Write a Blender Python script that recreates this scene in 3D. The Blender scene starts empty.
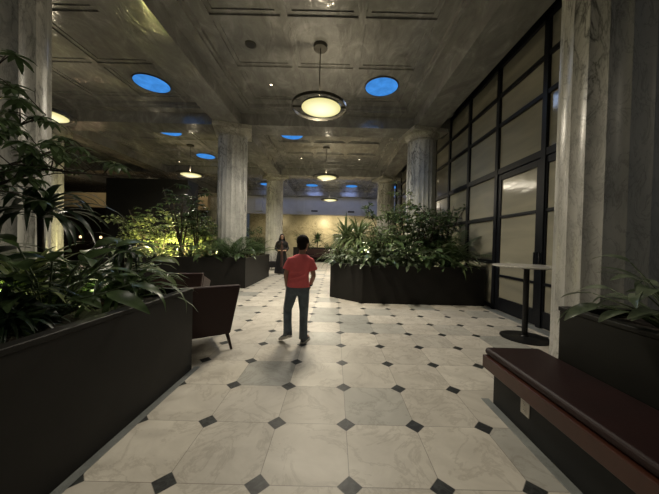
import bpy, bmesh, math, random
from mathutils import Vector, Matrix
random.seed(7)
R = math.radians
PI = math.pi
COL = bpy.context.scene.collection
CAM_H = 1.4

# ------------------------------------------------------------------ helpers
def tag(o, label=None, cat=None, group=None, kind=None):
    if label: o['label'] = label
    if cat: o['category'] = cat
    if group: o['group'] = group
    if kind: o['kind'] = kind
    return o

def empty(name, loc=(0, 0, 0), rz=0.0, parent=None):
    o = bpy.data.objects.new(name, None)
    o.empty_display_size = 0.1
    COL.objects.link(o)
    o.location = loc
    o.rotation_euler = (0, 0, rz)
    if parent: o.parent = parent
    return o

def link(name, me, mat, parent=None, smooth=False):
    o = bpy.data.objects.new(name, me)
    COL.objects.link(o)
    if mat is not None and not me.materials: me.materials.append(mat)
    if parent: o.parent = parent
    if smooth:
        for p in me.polygons: p.use_smooth = True
    return o

def children(o):
    return [c for c in bpy.data.objects if c.parent == o]

def copy_tree(o, parent=None):
    c = o.copy(); COL.objects.link(c); c.parent = parent
    for ch in children(o): copy_tree(ch, c)
    return c

class MB:
    """collects shapes for ONE mesh object"""
    def __init__(s): s.v = []; s.f = []
    def add(s, vs, fs):
        n = len(s.v); s.v += [tuple(v) for v in vs]; s.f += [tuple(i + n for i in f) for f in fs]
    def box(s, x0, x1, y0, y1, z0, z1):
        s.add([(x0,y0,z0),(x1,y0,z0),(x1,y1,z0),(x0,y1,z0),(x0,y0,z1),(x1,y0,z1),(x1,y1,z1),(x0,y1,z1)],
              [(3,2,1,0),(4,5,6,7),(0,1,5,4),(1,2,6,5),(2,3,7,6),(3,0,4,7)])
    def hexa(s, b, t):
        s.add(list(b) + list(t), [(3,2,1,0),(4,5,6,7),(0,1,5,4),(1,2,6,5),(2,3,7,6),(3,0,4,7)])
    def prism(s, pts, z0, z1):
        n = len(pts)
        s.add([(x,y,z0) for x,y in pts] + [(x,y,z1) for x,y in pts],
              [tuple(reversed(range(n))), tuple(range(n, 2*n))] + [(i,(i+1)%n,n+(i+1)%n,n+i) for i in range(n)])
    def lathe(s, prof, n=32, cx=0, cy=0, cap=True):
        vs = []; fs = []
        for r, z in prof:
            for k in range(n):
                a = 2*PI*k/n; vs.append((cx + r*math.cos(a), cy + r*math.sin(a), z))
        for j in range(len(prof)-1):
            for k in range(n):
                k2 = (k+1) % n
                fs.append((j*n+k, j*n+k2, (j+1)*n+k2, (j+1)*n+k))
        if cap:
            fs.append(tuple(reversed(range(n)))); m = (len(prof)-1)*n; fs.append(tuple(range(m, m+n)))
        s.add(vs, fs)
    def tube(s, pts, rad, n=8, squash=None):
        pts = [Vector(p) for p in pts]
        if not hasattr(rad, '__len__'): rad = [rad]*len(pts)
        vs = []; fs = []
        side = None
        for i, p in enumerate(pts):
            d = (pts[min(i+1, len(pts)-1)] - pts[max(i-1, 0)]).normalized()
            if side is None:
                side = d.cross(Vector((0,1,0)) if abs(d.y) < .9 else Vector((1,0,0))).normalized()
            else:
                side = (side - d*side.dot(d)).normalized()
            up = side.cross(d)
            for k in range(n):
                a = 2*PI*k/n
                r = rad[i]
                vs.append(p + side*(r*math.cos(a)) + up*(r*math.sin(a)*(squash or 1)))
        for j in range(len(pts)-1):
            for k in range(n):
                k2 = (k+1) % n
                fs.append((j*n+k, (j+1)*n+k, (j+1)*n+k2, j*n+k2))
        fs.append(tuple(range(n))); m = (len(pts)-1)*n; fs.append(tuple(reversed(range(m, m+n))))
        s.add(vs, fs)
    def loft(s, rings, n=20):
        """rings: (cx, cy, cz, rx, ry[, tiltx]) ellipses lying across z"""
        vs = []; fs = []
        for r in rings:
            cx, cy, cz, rx, ry = r[:5]
            for k in range(n):
                a = 2*PI*k/n
                vs.append((cx + rx*math.cos(a), cy + ry*math.sin(a), cz + (r[5]*math.sin(a) if len(r) > 5 else 0)))
        for j in range(len(rings)-1):
            for k in range(n):
                k2 = (k+1) % n
                fs.append((j*n+k, j*n+k2, (j+1)*n+k2, (j+1)*n+k))
        fs.append(tuple(reversed(range(n)))); m = (len(rings)-1)*n; fs.append(tuple(range(m, m+n)))
        s.add(vs, fs)
    def ball(s, c, r, n=16, m=10, rot=0.0):
        vs = []; fs = []
        c = Vector(c); rx, ry, rz = r if hasattr(r, '__len__') else (r, r, r)
        cr, sr = math.cos(rot), math.sin(rot)
        for j in range(1, m):
            t = PI*j/m
            for k in range(n):
                a = 2*PI*k/n
                x, y, z = rx*math.sin(t)*math.cos(a), ry*math.sin(t)*math.sin(a), rz*math.cos(t)
                vs.append(c + Vector((x*cr - y*sr, x*sr + y*cr, z)))
        top = len(vs); vs.append(c + Vector((0,0,rz))); bot = len(vs); vs.append(c - Vector((0,0,rz)))
        for j in range(m-2):
            for k in range(n):
                k2 = (k+1) % n
                fs.append((j*n+k, (j+1)*n+k, (j+1)*n+k2, j*n+k2))
        for k in range(n):
            k2 = (k+1) % n
            fs.append((top, k, k2)); fs.append((bot, (m-2)*n+k2, (m-2)*n+k))
        s.add(vs, fs)
    def mesh(s, name):
        me = bpy.data.meshes.new(name); me.from_pydata(s.v, [], s.f); me.update(); return me
    def build(s, name, mat, parent=None, smooth=False, bevel=0.0, seg=2, fix=True, auto=None):
        me = s.mesh(name)
        if fix:
            bm = bmesh.new(); bm.from_mesh(me); bmesh.ops.recalc_face_normals(bm, faces=bm.faces); bm.to_mesh(me); bm.free()
        o = link(name, me, mat, parent, smooth)
        if bevel:
            b = o.modifiers.new('Bevel', 'BEVEL'); b.width = bevel; b.segments = seg; b.limit_method = 'ANGLE'; b.angle_limit = R(35)
        if auto and smooth:
            bm = bmesh.new(); bm.from_mesh(me)
            for e in bm.edges:
                if len(e.link_faces) == 2 and e.calc_face_angle(0) > R(auto): e.smooth = False
            bm.to_mesh(me); bm.free()
        return o
    def organic(s, name, mat, parent, voxel=.008, smooth=4):
        me = s.mesh(name)
        o = link(name, me, mat, parent)
        m = o.modifiers.new('r', 'REMESH'); m.mode = 'VOXEL'; m.voxel_size = voxel; m.use_smooth_shade = True
        m2 = o.modifiers.new('s', 'SMOOTH'); m2.iterations = smooth; m2.factor = .5
        dg = bpy.context.evaluated_depsgraph_get()
        new = bpy.data.meshes.new_from_object(o.evaluated_get(dg))
        o.modifiers.clear(); o.data = new
        if not new.materials: new.materials.append(mat)
        for p in new.polygons: p.use_smooth = True
        return o

# ------------------------------------------------------------------ materials
def new_mat(name):
    m = bpy.data.materials.new(name); m.use_nodes = True
    nt = m.node_tree
    return m, nt, nt.nodes['Principled BSDF']

def N(nt, t, **kw):
    n = nt.nodes.new(t)
    for k, v in kw.items(): setattr(n, k, v)
    return n

def math_node(nt, op, a, b=None, c=None):
    n = N(nt, 'ShaderNodeMath', operation=op)
    for i, x in enumerate((a, b, c)):
        if x is None: continue
        if isinstance(x, (int, float)): n.inputs[i].default_value = x
        else: nt.links.new(x, n.inputs[i])
    return n.outputs[0]

def mixc(nt, fac, a, b):
    n = N(nt, 'ShaderNodeMix', data_type='RGBA')
    for sock, x in ((n.inputs[0], fac), (n.inputs[6], a), (n.inputs[7], b)):
        if isinstance(x, (int, float)): sock.default_value = x
        elif isinstance(x, tuple): sock.default_value = (*x, 1)
        else: nt.links.new(x, sock)
    return n.outputs[2]

def ramp(nt, src, stops):
    r = N(nt, 'ShaderNodeValToRGB')
    el = r.color_ramp.elements
    while len(el) < len(stops): el.new(.5)
    for e, (p, c) in zip(el, stops):
        e.position = p; e.color = (*c, 1) if len(c) == 3 else c
    nt.links.new(src, r.inputs[0])
    return r.outputs[0]

def noise(nt, co, scale, detail=4, rough=.5, dist=0.0):
    n = N(nt, 'ShaderNodeTexNoise')
    n.inputs['Scale'].default_value = scale; n.inputs['Detail'].default_value = detail
    n.inputs['Roughness'].default_value = rough; n.inputs['Distortion'].default_value = dist
    nt.links.new(co, n.inputs['Vector'])
    return n.outputs[0]

def simple(name, col, rough=.5, metal=0.0, var=.12, scale=6.0, bump=0.0, bscale=60, spec=.5, trans=0.0):
    m, nt, b = new_mat(name)
    tc = N(nt, 'ShaderNodeTexCoord')
    f = noise(nt, tc.outputs['Object'], scale, 5, .6)
    lo = tuple(c*(1-var) for c in col); hi = tuple(min(1, c*(1+var)) for c in col)
    nt.links.new(ramp(nt, f, [(.3, lo), (.7, hi)]), b.inputs['Base Color'])
    b.inputs['Roughness'].default_value = rough; b.inputs['Metallic'].default_value = metal
    b.inputs['Specular IOR Level'].default_value = spec
    if bump:
        bp = N(nt, 'ShaderNodeBump'); bp.inputs['Strength'].default_value = bump; bp.inputs['Distance'].default_value = .01
        nt.links.new(noise(nt, tc.outputs['Object'], bscale, 3), bp.inputs['Height'])
        nt.links.new(bp.outputs[0], b.inputs['Normal'])
    return m

def emit(name, col, strength, var=.1, scale=3):
    m, nt, b = new_mat(name)
    nt.nodes.remove(b)
    e = N(nt, 'ShaderNodeEmission'); e.inputs[1].default_value = strength
    tc = N(nt, 'ShaderNodeTexCoord')
    f = noise(nt, tc.outputs['Object'], scale, 3)
    nt.links.new(ramp(nt, f, [(.35, tuple(c*(1-var) for c in col)), (.7, col)]), e.inputs[0])
    nt.links.new(e.outputs[0], nt.nodes['Material Output'].inputs[0])
    return m

def marble(name, light, mid, vein, rough=.3, scale=1.0, stretch=(1, 1, .35), veins=1.0):
    m, nt, b = new_mat(name)
    tc = N(nt, 'ShaderNodeTexCoord')
    mp = N(nt, 'ShaderNodeMapping'); mp.inputs['Scale'].default_value = tuple(s*scale for s in stretch)
    nt.links.new(tc.outputs['Object'], mp.inputs[0])
    co = mp.outputs[0]
    cloud = noise(nt, co, 1.6, 7, .6, .8)
    base = ramp(nt, cloud, [(.3, mid), (.68, light)])
    v1 = noise(nt, co, 2.3, 8, .62, 2.0)
    a = math_node(nt, 'ABSOLUTE', math_node(nt, 'SUBTRACT', v1, .5))
    line = ramp(nt, a, [(0.0, (1, 1, 1)), (.012, (.6, .6, .6)), (.05, (0, 0, 0))])
    patch = ramp(nt, noise(nt, co, 1.1, 2), [(.4, (0, 0, 0)), (.62, (1, 1, 1))])
    fac = math_node(nt, 'MULTIPLY', math_node(nt, 'MULTIPLY', line, patch), .8*veins)
    c1 = mixc(nt, fac, base, vein)
    v2 = noise(nt, co, 7.5, 6, .65, 1.2)
    a2 = math_node(nt, 'ABSOLUTE', math_node(nt, 'SUBTRACT', v2, .5))
    line2 = ramp(nt, a2, [(0.0, (1, 1, 1)), (.03, (0, 0, 0))])
    nt.links.new(mixc(nt, math_node(nt, 'MULTIPLY', line2, .28*veins), c1, vein), b.inputs['Base Color'])
    b.inputs['Roughness'].default_value = rough
    return m

def floor_material(p, x0, y0):
    m, nt, b = new_mat('marble_tiles')
    tc = N(nt, 'ShaderNodeTexCoord')
    sx = N(nt, 'ShaderNodeSeparateXYZ'); nt.links.new(tc.outputs['Object'], sx.inputs[0])
    u = math_node(nt, 'DIVIDE', math_node(nt, 'SUBTRACT', sx.outputs[0], x0), p)
    v = math_node(nt, 'DIVIDE', math_node(nt, 'SUBTRACT', sx.outputs[1], y0), p)
    def near(t):
        return math_node(nt, 'ABSOLUTE', math_node(nt, 'SUBTRACT', t, math_node(nt, 'ROUND', t)))
    du, dv = near(u), near(v)
    dia = math_node(nt, 'LESS_THAN', math_node(nt, 'ADD', du, dv), .137)
    diaj = math_node(nt, 'LESS_THAN', math_node(nt, 'ADD', du, dv), .145)
    joint = math_node(nt, 'LESS_THAN', math_node(nt, 'MINIMUM', du, dv), .0045)
    joint = math_node(nt, 'MAXIMUM', joint, diaj)
    cid = N(nt, 'ShaderNodeCombineXYZ')
    nt.links.new(math_node(nt, 'FLOOR', u), cid.inputs[0]); nt.links.new(math_node(nt, 'FLOOR', v), cid.inputs[1])
    wn = N(nt, 'ShaderNodeTexWhiteNoise', noise_dimensions='2D'); nt.links.new(cid.outputs[0], wn.inputs[0])
    # per tile shifted veins
    off = N(nt, 'ShaderNodeVectorMath', operation='SCALE'); nt.links.new(wn.outputs[1], off.inputs[0]); off.inputs['Scale'].default_value = 30
    addv = N(nt, 'ShaderNodeVectorMath', operation='ADD'); nt.links.new(tc.outputs['Object'], addv.inputs[0]); nt.links.new(off.outputs[0], addv.inputs[1])
    co = addv.outputs[0]
    cloud = noise(nt, co, 2.2, 7, .62, .8)
    base = ramp(nt, cloud, [(.3, (.46, .435, .385)), (.7, (.62, .595, .535))])
    v1 = noise(nt, co, 2.6, 8, .66, .7)
    a = math_node(nt, 'ABSOLUTE', math_node(nt, 'SUBTRACT', v1, .5))
    line = ramp(nt, a, [(0.0, (1, 1, 1)), (.03, (0, 0, 0))])
    c = mixc(nt, math_node(nt, 'MULTIPLY', line, .34), base, (.25, .22, .18))
    tone = ramp(nt, wn.outputs[0], [(0.0, (.62, .65, .66)), (.14, (.80, .81, .80)), (.3, (.95, .93, .90)), (1.0, (1.12, 1.10, 1.06))])
    mul = N(nt, 'ShaderNodeMix', data_type='RGBA', blend_type='MULTIPLY'); mul.inputs[0].default_value = 1
    nt.links.new(c, mul.inputs[6]); nt.links.new(tone, mul.inputs[7])
    c = mixc(nt, math_node(nt, 'MULTIPLY', joint, .6), mul.outputs[2], (.13, .115, .09))
    dk = ramp(nt, noise(nt, tc.outputs['Object'], 16, 6, .6, 1.5), [(.42, (.013, .014, .014)), (.66, (.05, .055, .052))])
    c = mixc(nt, dia, c, dk)
    nt.links.new(c, b.inputs['Base Color'])
    rr = ramp(nt, noise(nt, tc.outputs['Object'], 1.3, 5), [(.3, (.38,)*3), (.7, (.52,)*3)])
    nt.links.new(rr, b.inputs['Roughness']); b.inputs['Specular IOR Level'].default_value = .4
    return m

def ceiling_material():
    m, nt, b = new_mat('polished_plaster')
    tc = N(nt, 'ShaderNodeTexCoord')
    mp = N(nt, 'ShaderNodeMapping'); mp.inputs['Scale'].default_value = (1.6, .8, 1)
    mp.inputs['Rotation'].default_value = (0, 0, R(35))
    nt.links.new(tc.outputs['Object'], mp.inputs[0]); co = mp.outputs[0]
    f = noise(nt, co, 1.7, 7, .62, 1.3)
    c = ramp(nt, f, [(.3, (.14, .137, .125)), (.55, (.21, .207, .192)), (.72, (.31, .306, .29))])
    nt.links.new(c, b.inputs['Base Color'])
    rr = ramp(nt, noise(nt, co, 2.6, 5, .6, 1), [(.3, (.10,)*3), (.7, (.24,)*3)])
    nt.links.new(rr, b.inputs['Roughness'])
    b.inputs['Specular IOR Level'].default_value = 1.0
    bp = N(nt, 'ShaderNodeBump'); bp.inputs['Strength'].default_value = .5; bp.inputs['Distance'].default_value = .05
    nt.links.new(noise(nt, co, 2.4, 4, .5, .6), bp.inputs['Height']); nt.links.new(bp.outputs[0], b.inputs['Normal'])
    return m

def leaf_mat(name, dark, light, rough=.42, trans=.25, stripe=None):
    m, nt, b = new_mat(name)
    tc = N(nt, 'ShaderNodeTexCoord')
    f = noise(nt, tc.outputs['Object'], 9, 3)
    c = ramp(nt, f, [(.35, dark), (.68, light)])
    nt.links.new(c, b.inputs['Base Color'])
    b.inputs['Roughness'].default_value = rough
    b.inputs['Specular IOR Level'].default_value = .4
    t = N(nt, 'ShaderNodeBsdfTranslucent'); nt.links.new(c, t.inputs[0])
    mx = N(nt, 'ShaderNodeMixShader'); mx.inputs[0].default_value = trans
    nt.links.new(b.outputs[0], mx.inputs[1]); nt.links.new(t.outputs[0], mx.inputs[2])
    nt.links.new(mx.outputs[0], nt.nodes['Material Output'].inputs[0])
    return m

def pane_material():
    m, nt, b = new_mat('frosted_amber_glass')
    tc = N(nt, 'ShaderNodeTexCoord')
    mp = N(nt, 'ShaderNodeMapping'); mp.inputs['Scale'].default_value = (1, .35, 2.2)
    nt.links.new(tc.outputs['Object'], mp.inputs[0]); co = mp.outputs[0]
    c = ramp(nt, noise(nt, co, 1.2, 4, .5, .5), [(.3, (.22, .21, .165)), (.7, (.33, .31, .235))])
    nt.links.new(c, b.inputs['Base Color'])
    b.inputs['Roughness'].default_value = .09
    b.inputs['Specular IOR Level'].default_value = .75
    bp = N(nt, 'ShaderNodeBump'); bp.inputs['Strength'].default_value = .35; bp.inputs['Distance'].default_value = .012
    nt.links.new(noise(nt, co, 2.2, 3, .5), bp.inputs['Height']); nt.links.new(bp.outputs[0], b.inputs['Normal'])
    return m

def diffuser_material():
    m, nt, b = new_mat('lamp_diffuser')
    nt.nodes.remove(b)
    tc = N(nt, 'ShaderNodeTexCoord')
    mp = N(nt, 'ShaderNodeMapping'); mp.inputs['Location'].default_value = (-.045, 0, 0); mp.inputs['Scale'].default_value = (1, 1, 0)
    nt.links.new(tc.outputs['Object'], mp.inputs[0])
    ln = N(nt, 'ShaderNodeVectorMath', operation='LENGTH'); nt.links.new(mp.outputs[0], ln.inputs[0])
    e = N(nt, 'ShaderNodeEmission')
    nt.links.new(ramp(nt, ln.outputs['Value'], [(0, (1, .98, .74)), (.2, (1, .95, .58)), (.45, (.66, .58, .22))]), e.inputs[0])
    e.inputs[1].default_value = 1.2
    nt.links.new(e.outputs[0], nt.nodes['Material Output'].inputs[0])
    return m

M = {}
M['floor'] = floor_material(.534, .0865, 1.547)
M['ceiling'] = ceiling_material()
M['column'] = marble('column_marble', (.58, .57, .53), (.33, .33, .31), (.06, .058, .05), .3, 1.2, veins=1.3)
M['capital'] = marble('capital_marble', (.46, .44, .37), (.32, .31, .26), (.12, .11, .09), .28, 1.2, (1, 1, 1))
M['strip'] = marble('border_marble', (.30, .32, .31), (.20, .215, .21), (.12, .12, .12), .35, 1.5, (1, 1, 1))
M['backwall'] = marble('back_wall_marble', (.58, .54, .42), (.36, .34, .26), (.16, .14, .10), .35, .6, (1, 1, 1))
M['plaster'] = simple('upper_plaster', (.45, .46, .48), .5, var=.07, scale=2)
M['tan'] = simple('tan_bulkhead', (.32, .26, .17), .45, scale=2)
M['dark_wall'] = simple('dark_wall', (.035, .028, .022), .5, scale=2)
M['black_block'] = simple('black_lacquer', (.008, .008, .009), .5, scale=3)
M['planter'] = simple('charcoal_metal', (.017, .016, .0145), .5, .0, .22, 2.2, .05, 8, .2)
M['planter_end'] = M['planter']
M['soil'] = simple('dark_soil', (.028, .02, .013), .95, var=.5, scale=30, bump=.8, bscale=40)
M['frame'] = simple('black_frame', (.006, .007, .010), .4, .0, .15, spec=.3)
M['pane'] = pane_material()
M['leather'] = simple('oxblood_leather', (.024, .007, .006), .5, spec=.35, var=.15, scale=5, bump=.12, bscale=120)
M['cushion'] = simple('dark_red_leather', (.018, .0055, .005), .5, var=.15, scale=4, spec=.3, bump=.1, bscale=90)
M['wood'] = simple('reddish_wood', (.055, .018, .010), .36, var=.25, scale=3)
M['dark_wood'] = simple('dark_wood', (.028, .016, .011), .4, var=.25, scale=4)
M['plinth'] = simple('bench_plinth', (.011, .012, .012), .55, spec=.3, var=.2, scale=3)
M['box_side'] = simple('olive_metal', (.012, .012, .009), .55, var=.25, scale=2.5, spec=.25)
M['table_marble'] = marble('table_marble', (.62, .60, .55), (.5, .48, .44), (.25, .24, .22), .22, 2.2, (1, 1, 1))
M['black_metal'] = simple('black_metal', (.012, .012, .013), .38, .4, .2)
M['bronze'] = simple('dark_bronze', (.075, .07, .058), .35, .5, .2)
M['plate'] = simple('outlet_plate', (.62, .58, .5), .35, .1, .05)
M['slot'] = simple('outlet_slot', (.03, .03, .03), .5)
M['diffuser'] = diffuser_material()
M['blue'] = emit('blue_skylight', (.062, .30, .82), 1.0, .3, 4)
M['downlight'] = emit('downlight_lens', (1, .85, .6), 6.0, .05)
M['glow'] = emit('lamp_glow', (1, .62, .3), 3.0, .05)
M['bark'] = simple('bark', (.045, .035, .024), .85, var=.35, scale=25, bump=.5)
M['stem'] = simple('green_stem', (.05, .075, .025), .6, var=.25, scale=20)
M['leaf_deep'] = leaf_mat('leaf_deep', (.045, .075, .03), (.095, .145, .06), .3)
M['leaf_mid'] = leaf_mat('leaf_mid', (.09, .135, .055), (.20, .25, .115), .34)
M['leaf_pale'] = leaf_mat('leaf_pale', (.14, .19, .07), (.30, .35, .15), .4)
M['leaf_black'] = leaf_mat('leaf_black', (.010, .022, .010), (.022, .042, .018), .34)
M['leaf_grey'] = leaf_mat('leaf_grey', (.075, .105, .06), (.22, .26, .17), .28)
M['skin'] = simple('skin', (.34, .20, .135), .5, var=.06)
M['hair'] = simple('dark_hair', (.010, .008, .007), .85, spec=.2, var=.3, scale=40, bump=.5, bscale=90)
M['red'] = simple('red_tshirt', (.80, .15, .16), .85, var=.08, scale=8, bump=.35, bscale=14)
M['denim'] = simple('denim', (.11, .135, .155), .85, var=.25, scale=14, bump=.3, bscale=18)
M['shoe'] = simple('grey_shoe', (.055, .06, .07), .7, var=.2)
M['sole'] = simple('shoe_sole', (.42, .40, .36), .6)
M['black_cloth'] = simple('black_cloth', (.010, .009, .010), .85, var=.2, scale=10, bump=.3, bscale=12)
M['brown_cloth'] = simple('brown_cloth', (.055, .026, .022), .8, var=.2, scale=8)
M['eye'] = simple('eye', (.02, .015, .012), .2)
M['lip'] = simple('lip', (.28, .11, .09), .5)
M['watch'] = simple('watch_strap', (.008, .008, .009), .4)
M['picture'] = simple('green_panel', (.06, .07, .045), .4)
M['vent'] = simple('dark_vent', (.02, .02, .022), .5)

# ------------------------------------------------------------------ the setting
XB = [-16.05, -9.77, -3.49, 2.79, 9.07]      # column lines
YB = [-3.5, 2.75, 9.0, 15.25, 21.5, 27.75]
BW = .38
fl = MB(); fl.add([(-20, -3.5, 0), (9, -3.5, 0), (9, 27, 0), (-20, 27, 0)], [(0, 1, 2, 3)])
tag(fl.build('floor', M['floor'], fix=False), 'cream marble tile floor with small black diamond insets', kind='structure')

def breaks(lines, lo, hi):
    s = set([lo, hi])
    for a, b in zip(lines[:-1], lines[1:]):
        c = (a+b)/2; h = (b-a)/2
        for d in (h-BW, h-BW-.30, h-BW-.36):
            s.add(c-d); s.add(c+d)
        for k in (-1.46, 0, 1.46):
            for e in (-.66, -.57, .57, .66): s.add(c+k+e)
    for l in lines: s.add(l-BW); s.add(l+BW)
    return sorted(round(x, 4) for x in s if lo <= x <= hi)

def ceil_h(x, y):
    def loc(v, lines):
        for a, b in zip(lines[:-1], lines[1:]):
            if a <= v < b: return v-(a+b)/2, (b-a)/2
        return None
    lx, ly = loc(x, XB), loc(y, YB)
    if lx is None or ly is None: return 5.1
    dx, hx = abs(lx[0]), lx[1]; dy, hy = abs(ly[0]), ly[1]
    if dx > hx-BW or dy > hy-BW: return 5.1
    if dx > hx-BW-.30 or dy > hy-BW-.30: return 5.45
    if dx > hx-BW-.36 or dy > hy-BW-.36: return 5.51
    for k in (0, 1.46):
        for j in (0, 1.46):
            e = max(abs(dx-k), abs(dy-j))
            if e < .57: return 5.65
            if e < .66: return 5.63
    return 5.60

def build_ceiling():
    xs = breaks(XB, -20, 9.4); ys = breaks(YB, -3.5, 27)
    nx, ny = len(xs)-1, len(ys)-1
    H = [[ceil_h((xs[i]+xs[i+1])/2, (ys[j]+ys[j+1])/2) for j in range(ny)] for i in range(nx)]
    mb = MB()
    for i in range(nx):
        for j in range(ny):
            x0, x1, y0, y1, h = xs[i], xs[i+1], ys[j], ys[j+1], H[i][j]
            mb.add([(x0,y0,h),(x0,y1,h),(x1,y1,h),(x1,y0,h)], [(0,1,2,3)])
            if i+1 < nx and abs(H[i+1][j]-h) > 1e-4:
                g = H[i+1][j]; mb.add([(x1,y0,h),(x1,y1,h),(x1,y1,g),(x1,y0,g)], [(0,1,2,3)])
            if j+1 < ny and abs(H[i][j+1]-h) > 1e-4:
                g = H[i][j+1]; mb.add([(x0,y1,h),(x1,y1,h),(x1,y1,g),(x0,y1,g)], [(0,1,2,3)])
    mb.box(-20, 9.4, -3.5, 27, 5.8, 5.9)
    me = mb.mesh('ceiling')
    bm = bmesh.new(); bm.from_mesh(me); bmesh.ops.remove_doubles(bm, verts=bm.verts, dist=1e-4); bmesh.ops.recalc_face_normals(bm, faces=bm.faces); bm.to_mesh(me); bm.free()
    tag(link('ceiling', me, M['ceiling']), 'dark polished coffered ceiling with deep beams', kind='structure')
build_ceiling()

def slab(name, x0, x1, y0, y1, z0, z1, mat, label):
    b = MB(); b.box(x0, x1, y0, y1, z0, z1)
    return tag(b.build(name, mat), label, kind='structure')
slab('wall_back', -8.2, 9, 25.6, 25.8, 0, 5.78, M['backwall'], 'veined marble back wall washed by warm light')
slab('wall_back_upper', -8.2, 9, 22.0, 22.4, 3.7, 5.78, M['plaster'], 'pale upper wall under blue light above the marble recess')
slab('wall_left', -20.3, -20, -3.5, 27, 0, 5.78, M['dark_wall'], 'dark side wall')
slab('wall_back_left', -20, -8.2, 22, 22.2, 0, 5.78, M['dark_wall'], 'dark back wall beyond the bar')
slab('wall_bar_bulkhead', -20, -8.6, 18.0, 18.4, 3.45, 4.42, M['tan'], 'tan bulkhead band over the bar')
slab('wall_partition', -11.3, -7.3, 13.2, 14.2, 0, 4.35, M['black_block'], 'tall black partition block')
slab('wall_right', 9.1, 9.3, 16.2, 27, 0, 5.78, M['plaster'], 'pale wall beyond the glazed screen')
b = MB()
for x in (-6.3, -2.9+.0, 2.4, 5.5): b.box(x-.3, x+.3, 21.88, 22.0, 3.9, 5.06)
tag(b.build('trim_1', M['plaster'], bevel=.01), 'pale pilaster blocks on the upper wall', kind='structure')
slab('trim_2', -1.61+.06, -1.49, -1.0, 2.97, 0.0, .003, M['strip'], 'grey marble border strip along the planter')
slab('trim_3', 1.35, 1.42, -1.5, 2.48, 0.0, .003, M['strip'], 'grey marble border strip along the bench')
slab('trim_4', 3.40, 3.585, 2.4, 6.25, 0.0, .003, M['strip'], 'grey marble border strip under the glazed screen')

# columns -------------------------------------------------------------
def column_meshes():
    n = 20; sub = 8; Rr = .47
    prof = []
    nn = n*sub
    def ring(scale, depth, z):
        out = []
        for k in range(nn):
            a = 2*PI*k/nn
            t = (k % sub)/sub
            r = Rr*scale - depth*math.sin(PI*t)**.8
            out.append((r*math.cos(a), r*math.sin(a), z))
        return out
    zs = [(.22, 1.0, 0), (.30, 1.0, .017), (1.5, 1.0, .018), (3.0, .995, .018), (4.70, .98, .018), (4.76, .98, .0)]
    mb = MB(); vs = []; fs = []
    for z, s, d in zs: vs += ring(s, d, z)
    for j in range(len(zs)-1):
        for k in range(nn):
            k2 = (k+1) % nn; fs.append((j*nn+k, j*nn+k2, (j+1)*nn+k2, (j+1)*nn+k))
    fs.append(tuple(reversed(range(nn)))); m = (len(zs)-1)*nn; fs.append(tuple(range(m, m+nn)))
    mb.add(vs, fs)
    return mb
def make_column():
    e = empty('column')
    sh = column_meshes().build('shaft', M['column'], e, smooth=True, auto=40)
    c = MB(); c.lathe([(.44, 4.76), (.465, 4.78), (.465, 4.80), (.45, 4.82), (.46, 4.86), (.52, 4.93), (.56, 4.96), (.56, 4.98)], 48)
    c.box(-.58, .58, -.58, .58, 4.98, 5.098)
    c.build('capital', M['capital'], e, smooth=True, auto=30)
    d = MB(); d.box(-.54, .54, -.54, .54, 0, .1); d.lathe([(.52, .1), (.54, .13), (.53, .17), (.49, .2), (.47, .22)], 48)
    d = MB(); d.lathe([(.475, 0), (.475, .22)], 48)
    d.build('base', M['column'], e, smooth=True, auto=30)
    return e
col0 = make_column()
spots = [(2.79, 2.75, 'fluted marble column behind the bench planter'), (-3.60, 2.75, 'fluted marble column wrapped by umbrella tree leaves'),
         (2.79, 9, 'fluted marble column rising from the planter by the glazed screen'), (-3.49, 9, 'fluted marble column rising from the planter with yellow-lit shrubs'),
         (2.79, 15.25, 'distant fluted column behind the spiky palm'), (-3.49, 15.25, 'distant fluted column beside the woman in black'),
         (-9.77, 9, 'fluted column half hidden behind the umbrella tree'), (-9.77, 15.25+6.25, 'far column beyond the black partition')]
for i, (x, y, lab) in enumerate(spots):
    c = col0 if i == 0 else copy_tree(col0)
    c.location = (x, y, 0); c.rotation_euler.z = i*.1
    tag(c, lab, 'column', 'fluted marble columns', 'structure')

# glazed screen ---------------------------------------------------------
GX = 3.62
ys = [2.20, 3.44, 4.72, 6.08, 7.38, 8.64, 9.90, 11.16, 12.42, 13.68, 14.94, 16.2]
zs = [.06, 1.06, 2.06, 3.07, 4.10, 4.76, 5.42]
win = tag(empty('window_1', (GX, 6, 0)), 'black steel grid screen glazed with frosted amber panes', kind='structure')
off = (-GX, -6)
def gb(mb, y0, y1, z0, z1, d=.06, dx=0.0):
    mb.box(-d+dx, d+dx, y0-6, y1-6, z0, z1)
def bow_pane(mb, y0, y1, z0, z1, b):
    n = 12; vs = []
    for i in range(n+1):
        t = i/n; y = y0+(y1-y0)*t; x = b*(1-(2*t-1)**2)
        vs += [(x-.006, y, z0), (x-.006, y, z1), (x+.006, y, z0), (x+.006, y, z1)]
    fs = []
    for i in range(n):
        a = i*4; c = a+4
        fs += [(a, a+1, c+1, c), (a+2, c+2, c+3, a+3), (a, c, c+2, a+2), (a+1, a+3, c+3, c+1)]
    fs += [(0, 2, 3, 1), (n*4, n*4+1, n*4+3, n*4+2)]
    mb.add(vs, fs)
f = MB()
for y in ys:
    w = .055
    gb(f, y-w, y+w, 3.14 if y == 3.44 else 0, 5.5 if y < 8.0 or y > 10.5 else 5.36)
gb(f, 2.2, 16.2, 5.38, 5.46); 
for z in zs[:-1]:
    for a, c in zip(ys[:-1], ys[1:]):
        if c <= 6.1 and a > 2.1 and z < 3.0 and a > 2.2: continue
        h = .065 if abs(z-3.07) < .01 else .042
        gb(f, a+.045, c-.045, z-h, z+h, .05)
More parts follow.
